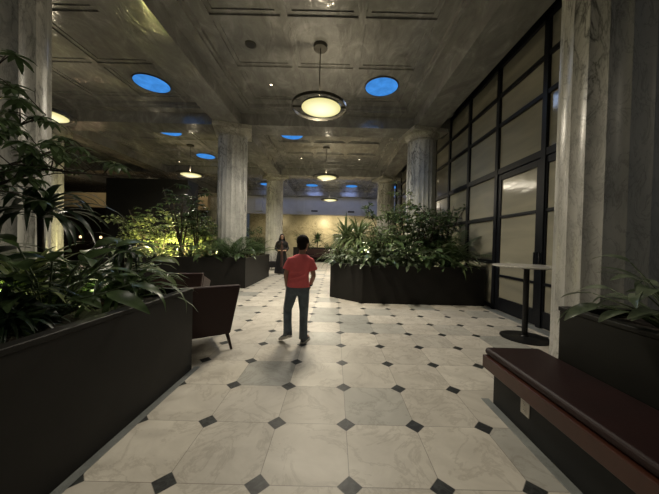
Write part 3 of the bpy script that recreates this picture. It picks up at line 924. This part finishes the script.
# bench planter
plant('broad4', 2.18, 1.70, .86, .78, .9, 'peace lily with broad dusky leaves at the end of the bench planter', 'plants behind the bench', 'leaf_grey')
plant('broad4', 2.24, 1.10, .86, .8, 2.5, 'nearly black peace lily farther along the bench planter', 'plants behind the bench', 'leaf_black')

# far planters
G = 'plants in the far planters'
for k, x, y, s, rz, z, lab, lm in [
 ('spiky', -1.35, 20.3, 1.7, 1, .97, 'dark dracaena silhouetted on the brightly lit marble wall', 'leaf_deep'),
 ('broad', -.4, 20.3, 1.1, 2, .97, 'low plant silhouette just past the boy', None),
 ('ficus', .35, 20.4, .85, 0, .97, 'rounded shrub silhouette at the end of the walkway', None),
 ('broad', -2.2, 20.3, 1.3, 1, .97, 'leafy plant beside the woman in black', None),
 ('broad', 1.2, 20.3, 1.2, 4, .97, 'low plant beside the spiky dracaena in the distance', None),
 ('umb', -2.7, 20.4, .9, 4, .97, 'umbrella plant directly behind the woman in black', 'leaf_mid'),
 ('palm', -5.6, 19.6, 1.1, 1, .87, 'arching palm seen between the two marble columns', None),
 ('broad', -5.1, 19.4, 1.2, 3, .87, 'low dark plant seen between the two marble columns', None),
 ('ficus', 3.6, 17.8, 1.3, 2, .87, 'pale shrub behind the distant column', 'leaf_mid'),
]: plant(k, x, y, z, s, rz, lab, G, lm)

# planter uplights
YG = (1, .86, .32)
def uplight(x, y, z, p, lab, col=YG):
    e = tag(empty('planter_uplight', (x, y, z)), lab, 'light', 'small uplights among the planter foliage')
    m = MB(); m.tube([(0, 0, -.02), (0, 0, .05)], .012, 8); m.build('spike', M['black_metal'], e)
    m = MB(); m.lathe([(.03, .05), (.045, .07), (.045, .11), (.038, .11), (.036, .06)], 20, cap=False); m.build('housing', M['black_metal'], e, smooth=True)
    m = MB(); m.lathe([(.037, .085), (.037, .09)], 20); m.build('lens', M['glow'], e)
    l = bpy.data.lights.new('uplight', 'POINT'); l.energy = p; l.color = col; l.shadow_soft_size = .04
    o = bpy.data.objects.new('uplight_bulb', l); COL.objects.link(o); o.parent = e; o.location = (0, 0, .14)
uplight(-6.2, 8.95, .82, 170, 'uplight making the ficus by the black partition glow yellow')
uplight(-5.3, 9.0, .82, 190, 'uplight between the brightest yellow-lit shrubs')
uplight(-4.55, 8.85, .82, 80, 'uplight near the dark stems of the tall umbrella tree')
uplight(-3.3, 10.0, .82, 20, 'uplight behind the fluted column in the armchair-side planter')
uplight(1.9, 8.0, .82, 60, 'uplight at the foot of the tallest ficus', (1, .92, .6))
uplight(.85, 7.9, .82, 22, 'uplight behind the spiky dracaena', (1, .92, .6))
uplight(2.75, 7.75, .82, 18, 'uplight beside the feathery dark palm', (1, .92, .6))
uplight(-2.55, 2.05, .80, 7.0, 'uplight deep in the near-black planter', (.9, 1, .35))
uplight(-2.2, 2.45, .80, 1.6, 'uplight between the strap-leaf plants of the near planter', (.9, 1, .45))

# ------------------------------------------------------------------ furniture
def armchair(loc, rz, lab):
    e = tag(empty('armchair', loc, rz), lab, 'armchair', 'oxblood leather armchairs')
    # local: back panel toward -y, seat faces +y
    def panel(x0b, x1b, x0t, x1t, yb, yt, zb, zt, th):
        return ([(x0b, yb, zb), (x1b, yb, zb), (x1b, yb+th, zb), (x0b, yb+th, zb)], [(x0t, yt, zt), (x1t, yt, zt), (x1t, yt+th, zt), (x0t, yt+th, zt)])
    m = MB(); m.hexa(*panel(-.29, .29, -.385, .385, -.30, -.40, .20, .84, .10)); m.build('backrest', M['leather'], e, bevel=.022, seg=3)
    for s in (-1, 1):
        m = MB()
        b_ = [(s*.29, -.20, .20), (s*.20, -.20, .20), (s*.20, .34, .20), (s*.29, .34, .20)]
        t_ = [(s*.385, -.31, .80), (s*.285, -.31, .80), (s*.27, .36, .62), (s*.37, .36, .62)]
        if s < 0: b_ = b_[::-1]; t_ = t_[::-1]
        m.hexa(b_, t_); m.build('arm', M['leather'], e, bevel=.02, seg=3)
    m = MB(); m.box(-.25, .25, -.22, .36, .22, .34); m.build('seat_frame', M['leather'], e, bevel=.015)
    m = MB(); m.box(-.245, .245, -.20, .375, .34, .46); m.build('seat_cushion', M['leather'], e, bevel=.03, seg=3)
    for sx, sy in ((-1, -1), (1, -1), (-1, 1), (1, 1)):
        m = MB(); x, y = sx*.25, (-.255 if sy < 0 else .30)
        x2, y2 = sx*.30, (-.31 if sy < 0 else .33)
        a = .022; c = .014
        m.hexa([(x2-c, y2-c, 0), (x2+c, y2-c, 0), (x2+c, y2+c, 0), (x2-c, y2+c, 0)], [(x-a, y-a, .22), (x+a, y-a, .22), (x+a, y+a, .22), (x-a, y+a, .22)])
        m.build('leg', M['dark_wood'], e, bevel=.003, seg=1)
    return e
armchair((-1.76, 3.56, 0), math.atan2(.30, .44), 'oxblood leather armchair seen from behind at the end of the near planter')
armchair((-2.72, 4.85, 0), R(14), 'second oxblood leather armchair, mostly hidden behind the strap-leaf plant')

# bar table
e = tag(empty('bar_table', (2.95, 4.17, 0)), 'round marble-topped bar table on a black pedestal by the glass door', 'table')
m = MB(); m.lathe([(.44, 1.10), (.465, 1.105), (.47, 1.115), (.47, 1.122), (.462, 1.128)], 56); m.build('table_top', M['table_marble'], e, smooth=True, auto=30)
m = MB(); m.lathe([(.04, .03), (.04, 1.08)], 24); m.box(-.16, .16, -.16, .16, 1.08, 1.10); m.build('pole', M['black_metal'], e, smooth=True, auto=30)
m = MB(); m.lathe([(.335, 0), (.335, .012), (.30, .024), (.06, .036), (.05, .05)], 48); m.build('base', M['black_metal'], e, smooth=True, auto=30)

# bench
e = tag(empty('bench', (1.6, .6, 0)), 'built-in bench with reddish wood edge and dark red leather cushion', 'bench')
def bx(x0, x1, y0, y1, z0, z1):
    m = MB(); m.box(x0-1.6, x1-1.6, y0-.6, y1-.6, z0, z1); return m
bx(1.42, 1.86, -1.5, 2.41, 0, .315).build('plinth', M['plinth'], e, bevel=.003, seg=1)
bx(1.335, 1.86, -1.5, 2.45, .315, .425).build('seat_board', M['wood'], e, bevel=.006)
mb = bx(1.36, 1.86, -1.5, 2.47, .425, .487)
cu = mb.build('cushion', M['cushion'], e, bevel=.028, seg=4)
e = tag(empty('power_outlet', (1.42, 2.01, .21)), 'pale power outlet plate on the bench plinth', 'outlet')
m = MB(); m.box(-.006, 0, -.045, .045, -.06, .06); m.build('plate', M['plate'], e, bevel=.002)
for z in (-.022, .022):
    m = MB(); m.box(-.009, -.006, -.017, .017, z-.014, z+.014); s = m.build('socket', M['plate'], e, bevel=.001)
    m = MB(); m.box(-.0098, -.009, -.008, -.0055, z-.004, z+.006); m.box(-.0098, -.009, .0055, .008, z-.004, z+.006); m.box(-.0098, -.009, -.002, .002, z-.011, z-.007)
    m.build('slot', M['slot'], s)

# far bench in front of far planter, ottoman, picture
e = tag(empty('bench', (-.6, 19.45, 0)), 'far dark bench standing against the low planter across the walkway', 'bench')
m = MB(); m.box(-1.9, 2.1, -.25, .25, .36, .46); m.build('seat', M['leather'], e, bevel=.02)
m = MB(); m.box(-1.9, 2.1, .25, .36, .3, .95); m.build('backrest', M['leather'], e, bevel=.02)
for x in (-1.8, .1, 2.0):
    m = MB(); m.box(x-.05, x+.05, -.22, .34, 0, .36); m.build('leg', M['dark_wood'], e)
e = tag(empty('ottoman', (-2.95, 13.6, 0)), 'small black upholstered ottoman beside the woman in black', 'ottoman')
m = MB(); m.box(-.36, .3, -.3, .3, .12, .42); m.build('seat', M['black_cloth'], e, bevel=.04, seg=3)
for x in (-.3, .24):
    for y in (-.24, .24):
        m = MB(); m.lathe([(.018, 0), (.022, .13)], 10, x, y); m.build('leg', M['dark_wood'], e)
e = tag(empty('wall_picture', (.35, 25.58, 1.95)), 'small dark green framed panel on the far marble wall', 'picture')
m = MB(); m.box(-.5, .5, -.03, .015, -.34, .34); m.build('picture_frame', M['black_metal'], e)
m = MB(); m.box(-.45, .45, -.036, -.03, -.29, .29); m.build('canvas', M['picture'], e)

# bar counter and its small lamps far behind the near planter
e = tag(empty('bar_counter', (-14.6, 16.6, 0)), 'dark bar counter under the tan bulkhead', 'counter')
m = MB(); m.box(-2.8, 2.6, -.3, .3, 0, 1.08); m.build('front', M['dark_wood'], e)
m = MB(); m.box(-2.9, 2.7, -.4, .4, 1.08, 1.14); m.build('counter_top', M['black_block'], e, bevel=.01)
def counter_lamp(x, lab):
    e = tag(empty('counter_lamp', (x, 16.6, 1.14)), lab, 'lamp')
    m = MB(); m.lathe([(.08, 0), (.08, .02), (.012, .03), (.010, .2), (.02, .22)], 20); m.build('base', M['black_metal'], e, smooth=True, auto=30)
    m = MB(); m.lathe([(.05, .22), (.065, .26), (.06, .34), (.02, .37)], 24); m.build('shade', M['glow'], e, smooth=True)
    light_ = bpy.data.lights.new('counter_bulb', 'POINT'); light_.energy = 8; light_.color = (1, .7, .4); light_.shadow_soft_size = .1
    o = bpy.data.objects.new('counter_bulb', light_); COL.objects.link(o); o.parent = e; o.location = (0, -.2, .3)
counter_lamp(-15.75, 'tiny glowing lamp on the bar counter beside the half-hidden column')
counter_lamp(-14.5, 'tiny glowing lamp on the bar counter nearer the black partition')
aim(light('bulkhead_wash', 'SPOT', (-15.5, 15.0, 4.9), 120, (1, .82, .5), .1, None, 100, .8), (-15.5, 18, 4.0))
aim(light('bulkhead_wash', 'SPOT', (-9.6, 16.0, 4.9), 60, (1, .75, .42), .1, None, 100, .8), (-9.6, 18, 4.0))

# ------------------------------------------------------------------ people
def hand(mb, wrist, d, palm_n, thumb_side, L=.155, curl=.9):
    """palm and five fingers; d: direction from wrist, palm_n: the side the palm faces, thumb_side: unit vector"""
    d = Vector(d).normalized(); pn = Vector(palm_n); pn = (pn - d*pn.dot(d)).normalized(); ts = d.cross(pn)
    if ts.dot(Vector(thumb_side)) < 0: ts = -ts
    w = Vector(wrist); pl = L*.5
    for k, (o, fl_) in enumerate(((.030, .92), (.010, 1.0), (-.011, .94), (-.030, .76))):
        base = w + d*(pl*.2) + ts*o*.7
        kn = w + d*pl + ts*o
        ln = L*.5*fl_
        d1 = (d + pn*curl*.35).normalized(); d2 = (d + pn*curl*1.0).normalized(); d3 = (d*.6 + pn*curl*1.5).normalized()
        a = kn + d1*ln*.45; b_ = a + d2*ln*.3; c = b_ + d3*ln*.25
        mb.tube([base, kn, a, b_, c], [.014, .0125, .0095, .0085, .0075], 8)
    th = w + d*.012 + ts*.022
    mb.tube([w, th, th + (ts*.8+d*.7+pn*.3).normalized()*.035, th + (ts*.8+d*.7+pn*.3).normalized()*.035 + (ts*.2+d+pn*.5).normalized()*.033], [.015, .014, .011, .009], 8)

def head(mb, c, yaw, s=1.0, tilt=0):
    """c: centre of the skull; faces +y turned by yaw"""
    c = Vector(c)
    F = Vector((-math.sin(yaw), math.cos(yaw), 0)); S = Vector((math.cos(yaw), math.sin(yaw), 0))
    mb.ball(c + Vector((0, 0, .025*s)), (.074*s, .092*s, .090*s), 20, 14, yaw)
    mb.ball(c + F*.018*s - Vector((0, 0, .045*s)), (.056*s, .066*s, .070*s), 18, 12, yaw)
    mb.ball(c + F*.062*s - Vector((0, 0, .093*s)), (.028*s, .022*s, .020*s), 12, 8, yaw)
    mb.tube([c + F*.080*s + Vector((0, 0, .004)), c + F*.100*s - Vector((0, 0, .026*s)), c + F*.088*s - Vector((0, 0, .036*s))], [.009*s, .013*s, .010*s], 8)
    mb.ball(c + F*.078*s - Vector((0, 0, .060*s)), (.024*s, .012*s, .010*s), 10, 6, yaw)
    mb.ball(c + F*.078*s + Vector((0, 0, .030*s)), (.045*s, .014*s, .010*s), 10, 6, yaw)
    for sg in (-1, 1):
        mb.ball(c + S*sg*.078*s - F*.004 - Vector((0, 0, .012*s)), (.012*s, .022*s, .032*s), 10, 8, yaw)
    return F, S

def face_bits(e, c, F, S, s=1.0):
    c = Vector(c)
    for sg in (-1, 1):
        m = MB(); m.ball(c + S*sg*.030*s + F*.083*s + Vector((0, 0, .006*s)), .0095*s, 10, 8); m.build('eye', M['eye'], e, smooth=True)
    m = MB(); m.ball(c + F*.089*s - Vector((0, 0, .060*s)), (.022*s, .006*s, .006*s), 12, 8, math.atan2(S.y, S.x)); m.build('mouth', M['lip'], e, smooth=True)

def make_boy(loc, rz):
    e = tag(empty('person', loc, rz), 'boy in red T-shirt and blue jeans walking away along the marble floor', 'person')
    # local: faces +y, x to his right.  feet: right planted, left trailing with heel raised
    hipL, hipR = Vector((-.085, 0, .78)), Vector((.075, 0, .78))
    knL, knR = Vector((-.155, .045, .445)), Vector((.085, .03, .43))
    anL, anR = Vector((-.125, -.085, .155)), Vector((.09, -.01, .085))
    toeL = Vector((-.235, .035, .035))
    hc = (.055, .045, 1.435)
    yaw = -.42
    # --- body
    m = MB()
    F, S = head(m, hc, yaw, 1.0)
    m.tube([(.035, .005, 1.22), (.045, .022, 1.30), (.052, .034, 1.38)], [.060, .050, .050], 14)
    m.loft([(-.005, .0, .74, .12, .085), (-.005, 0, .82, .135, .09), (.0, .0, .98, .115, .082), (.015, .005, 1.12, .135, .09), (.03, .005, 1.20, .14, .085), (.035, .005, 1.255, .09, .06)], 24)
    for h, k, a in ((hipL, knL, anL), (hipR, knR, anR)):
        m.tube([h, h.lerp(k, .5), k, k.lerp(a, .35), a], [.078, .066, .050, .050, .034], 14)
    # arms
    shL, elL, wrL = Vector((-.115, 0, 1.205)), Vector((-.180, -.015, .975)), Vector((-.175, .06, .79))
    shR, elR, wrR = Vector((.165, 0, 1.20)), Vector((.222, -.02, .97)), Vector((.165, .10, .815))
    for a, b_, c in ((shL, elL, wrL), (shR, elR, wrR)):
        m.tube([a, a.lerp(b_, .5), b_, b_.lerp(c, .4), c], [.050, .042, .036, .034, .024], 12)
    hand(m, wrL, (.02, .25, -1), (1, 0, 0), (0, 1, 0), .15, .9)
    hand(m, wrR, (-.45, .55, -.6), (-.6, -.5, .0), (0, 0, 1), .15, 1.1)
    for a, t in ((anL, toeL), (anR, anR + Vector((.05, .16, -.055)))):
        m.tube([a, a.lerp(t, .5) - Vector((0, 0, .005)), t], [.036, .036, .028], 10)
    m.organic('body', M['skin'], e, .0075, 3)
    face_bits(e, hc, F, S)
    # --- hair
    m = MB(); c = Vector(hc)
    m.ball(c + Vector((0, 0, .038)) - F*.014, (.090, .103, .096), 24, 16, yaw)
    m.ball(c - F*.040 - Vector((0, 0, .025)), (.076, .064, .076), 18, 12, yaw)
    rr = random.Random(3)
    for k in range(70):
        a = rr.uniform(0, 2*PI); el = rr.uniform(.0, 1.4)
        dd = (S*math.cos(a)*math.cos(el) + F*math.sin(a)*math.cos(el)*.9 + UP*math.sin(el))
        q = c + Vector((0, 0, .035)) - F*.01 + Vector((dd.x*.08, dd.y*.093, dd.z*.085))
        if (q-c).dot(F) > .06 and q.z < c.z+.06: continue
        m.tube([q - dd*.02, q + (dd*.4 + S*rr.uniform(-.6, .6) + F*.5).normalized()*.016], [.013, .005], 5)
    m.organic('hair', M['hair'], e, .007, 2)
    # --- jeans
    m = MB()
    m.loft([(-.005, .0, .70, .135, .098), (-.005, 0, .78, .158, .108), (-.004, 0, .84, .153, .102), (-.002, 0, .90, .142, .096)], 24)
    for sg, h, k, a in ((-1, hipL, knL, anL), (1, hipR, knR, anR)):
        q = k.lerp(a, .5) + Vector((0, -.012, 0))
        m.tube([h - Vector((0, 0, -.03)), h.lerp(k, .45), k + Vector((0, .004, .03)), k - Vector((0, 0, .03)), q, a + Vector((0, 0, .02)), a - Vector((0, -.005, .03))],
               [.092, .082, .066, .064, .060, .062, .066], 16)
        for z_ in (.03, .0): m.tube([a + Vector((-.06, 0, z_)), a + Vector((.06, 0, z_+.008))], .022, 6)
    m.organic('jeans', M['denim'], e, .009, 3)
    # --- shirt
    m = MB()
    m.loft([(-.002, .0, .805, .168, .118), (-.002, 0, .86, .160, .112), (.0, 0, .98, .150, .104), (.012, .002, 1.08, .160, .108), (.026, .004, 1.17, .172, .106),
            (.032, .004, 1.225, .158, .094), (.038, .006, 1.262, .105, .075), (.042, .010, 1.282, .066, .062)], 28)
    m.tube([(-.08, 0, 1.20), shL + Vector((-.008, 0, -.012)), shL.lerp(elL, .35) + Vector((-.010, 0, 0)), shL.lerp(elL, .66) + Vector((-.012, 0, 0))], [.045, .052, .058, .066], 16)
    m.tube([(.13, 0, 1.20), shR + Vector((.008, 0, -.012)), shR.lerp(elR, .35) + Vector((.010, 0, 0)), shR.lerp(elR, .66) + Vector((.014, 0, 0))], [.045, .052, .058, .066], 16)
    rr = random.Random(9)
    for z_ in (.86, .93, 1.0):
        s_ = rr.choice((-1, 1))
        m.tube([(-.12*s_, -.092, z_), (0, -.108, z_+.03), (.10*s_, -.090, z_+.07)], [.008, .012, .008], 8)
    m.organic('tshirt', M['red'], e, .009, 4)
    # --- watch
    m = MB(); d = (wrR-elR).normalized(); q = wrR - d*.03
    m.tube([q - d*.012, q + d*.012], .033, 16); m.build('wristwatch', M['watch'], e, smooth=True, auto=30)
    # --- shoes
    def shoe(heel, toe, nrm):
        heel, toe, nrm = Vector(heel), Vector(toe), Vector(nrm).normalized()
        d = (toe-heel).normalized(); side = d.cross(nrm).normalized(); nrm = side.cross(d)
        L = (toe-heel).length
        m = MB(); sl = MB()
        out = []
        for t, w in ((0, .022), (.06, .032), (.25, .037), (.5, .036), (.7, .045), (.88, .040), (.97, .025), (1.0, .008)):
            out.append((t, w))
        def P(t, u, v): return heel + d*(t*L) + side*u + nrm*v
        ring = [P(t, -w, 0) for t, w in out] + [P(t, w, 0) for t, w in reversed(out)]
        n = len(ring)
        sl.add(ring + [p + nrm*.026 for p in ring], [tuple(range(n)), tuple(reversed(range(n, 2*n)))] + [(i, n+i, n+(i+1) % n, (i+1) % n) for i in range(n)])
        prof = [(-.0, .022, .075), (.12, .033, .085), (.3, .034, .09), (.45, .034, .072), (.62, .038, .055), (.8, .038, .045), (.94, .026, .036)]
        vs = []; fs = []; K_ = 10
        for t, w, h in prof:
            for k in range(K_):
                a = PI*k/(K_-1); vs.append(P(t, -w*math.cos(a), .022 + (h-.022)*math.sin(a)**.7))
        for j in range(len(prof)-1):
            for k in range(K_-1): fs.append((j*K_+k, (j+1)*K_+k, (j+1)*K_+k+1, j*K_+k+1))
            fs.append((j*K_, j*K_+K_-1, (j+1)*K_+K_-1, (j+1)*K_))
        fs.append(tuple(range(K_))); mm = (len(prof)-1)*K_; fs.append(tuple(reversed(range(mm, mm+K_))))
        m.add(vs, fs)
        s = m.build('shoe', M['shoe'], e, smooth=True, auto=50)
        sl.build('sole', M['sole'], s)
        lc = MB()
        for t in (.42, .5, .58): lc.tube([P(t, -.022, .074-(t-.4)*.08), P(t, 0, .084-(t-.4)*.1), P(t, .022, .074-(t-.4)*.08)], .003, 5)
        lc.build('laces', M['sole'], s)
    shoe((.078, -.075, .001), (.15, .165, .001), (0, 0, 1))
    shoe((-.07, -.17, .13), (-.262, .035, .006), (-.10, .42, 1))
    return e
make_boy((-.53, 3.78, 0), 0).scale = (.965, .965, .965)

def make_woman(loc, rz):
    e = tag(empty('person', loc, rz), 'woman with long black hair in a long black robe standing by the far column', 'person')
    # local: faces +y
    m = MB(); hc = (0, .01, 1.53)
    F, S = head(m, hc, 0, 1.0)
    m.tube([(0, -.005, 1.28), (0, 0, 1.36), (0, .0, 1.45)], [.06, .048, .05], 14)
    m.loft([(0, 0, .75, .15, .10), (0, 0, .9, .16, .11), (0, 0, 1.05, .125, .09), (0, .01, 1.2, .155, .11), (0, 0, 1.33, .15, .08), (0, 0, 1.38, .08, .06)], 20)
    for s in (-1, 1):
        m.tube([(s*.09, 0, .85), (s*.085, 0, .48), (s*.08, -.01, .08)], [.085, .055, .038], 12)
        m.tube([(s*.08, -.02, .05), (s*.085, .10, .03)], [.035, .028], 10)
        sh, el = Vector((s*.17, 0, 1.33)), Vector((s*.225, -.02, 1.07)); wr = Vector((s*.15, .17, .98))
        m.tube([sh, sh.lerp(el, .5), el, el.lerp(wr, .5), wr], [.048, .042, .036, .03, .023], 12)
        hand(m, wr, (-s*.6, .6, .1), (0, -.3, -1) if s > 0 else (0, -.3, -1), (0, 1, .2), .16, .7)
    m.organic('body', M['skin'], e, .009, 3)
    face_bits(e, hc, F, S)
    m = MB()
    m.loft([(0, -.01, .04, .27, .21), (0, -.01, .3, .245, .19), (0, -.005, .7, .20, .15), (0, 0, .95, .175, .13), (0, 0, 1.12, .155, .12), (0, .005, 1.25, .18, .13), (0, 0, 1.34, .175, .10), (0, 0, 1.39, .10, .08), (0, 0, 1.42, .065, .062)], 28)
    for s in (-1, 1):
        m.tube([(s*.13, 0, 1.33), (s*.18, 0, 1.27), (s*.235, -.02, 1.06), (s*.17, .13, .99)], [.06, .068, .07, .065], 14)
    for k in range(9):
        a = 2*PI*k/9 + .2
        m.tube([(.26*math.cos(a), .20*math.sin(a)-.01, .05), (.20*math.cos(a), .15*math.sin(a), .65), (.15*math.cos(a), .11*math.sin(a), 1.0)], [.035, .022, .010], 8)
    m.organic('robe', M['black_cloth'], e, .012, 3)
    m = MB(); m.loft([(0, .045, .30, .09, .165, 0), (0, .05, .8, .085, .115), (0, .055, 1.1, .08, .082), (0, .05, 1.3, .07, .085), (0, .03, 1.385, .055, .05)], 20)
    m.organic('dress_front', M['brown_cloth'], e, .012, 2)
    m = MB(); c = Vector(hc)
    m.ball(c + Vector((0, -.018, .035)), (.088, .098, .095), 20, 14)
    m.loft([(0, -.07, 1.06, .13, .04), (0, -.075, 1.2, .15, .055), (0, -.055, 1.36, .125, .065), (0, -.035, 1.5, .095, .065), (0, -.02, 1.58, .085, .07)], 18)
    for s in (-1, 1): m.tube([(s*.07, .03, 1.58), (s*.095, .03, 1.46), (s*.12, .045, 1.32), (s*.115, .09, 1.14)], [.022, .03, .036, .018], 10)
    m.organic('hair', M['hair'], e, .010, 3)
    for s in (-1, 1):
        m = MB(); m.loft([(s*.085, .045, 0, .04, .115), (s*.085, .045, .02, .042, .118), (s*.085, .05, .05, .034, .09), (s*.083, .02, .07, .03, .05)], 18)
        m.build('shoe', M['sole'], e, smooth=True, auto=45)
    return e
make_woman((-2.33, 11.7, 0), R(180+12)).scale = (1.06, 1.06, 1.06)

# ------------------------------------------------------------------ world, camera, look
w = bpy.data.worlds.new('World'); bpy.context.scene.world = w; w.use_nodes = True
bgn = w.node_tree.nodes['Background']; bgn.inputs[0].default_value = (.62, .72, .85, 1); bgn.inputs[1].default_value = .055

fpx = 268.0
vp = Vector((0.0, 247.0-243.3, -fpx)).normalized()      # world +Y seen from the camera
roll = .0235
up = Vector((math.sin(roll), math.cos(roll), 0)); up = (up - vp*up.dot(vp)).normalized()
right = vp.cross(up).normalized()
Rw = Matrix((right, vp, up)).transposed()      # world -> camera columns
cam = bpy.data.cameras.new('camera'); co = bpy.data.objects.new('camera', cam); COL.objects.link(co)
cam.sensor_fit = 'HORIZONTAL'; cam.sensor_width = 36; cam.lens = 36*fpx/659; cam.shift_x = -(334.7-329.5)/659; cam.clip_start = .05; cam.clip_end = 200
mw = Rw.transposed().to_4x4(); mw.translation = Vector((-.033, .025, CAM_H)); co.matrix_world = mw
sc = bpy.context.scene; sc.camera = co
sc.view_settings.view_transform = 'Standard'; sc.view_settings.look = 'None'; sc.view_settings.gamma = 1; sc.view_settings.exposure = 0.0
sc.view_settings.use_curve_mapping = False
sc.cycles.use_denoising = True
sc.cycles.sample_clamp_indirect = 4.0
sc.cycles.max_bounces = 7
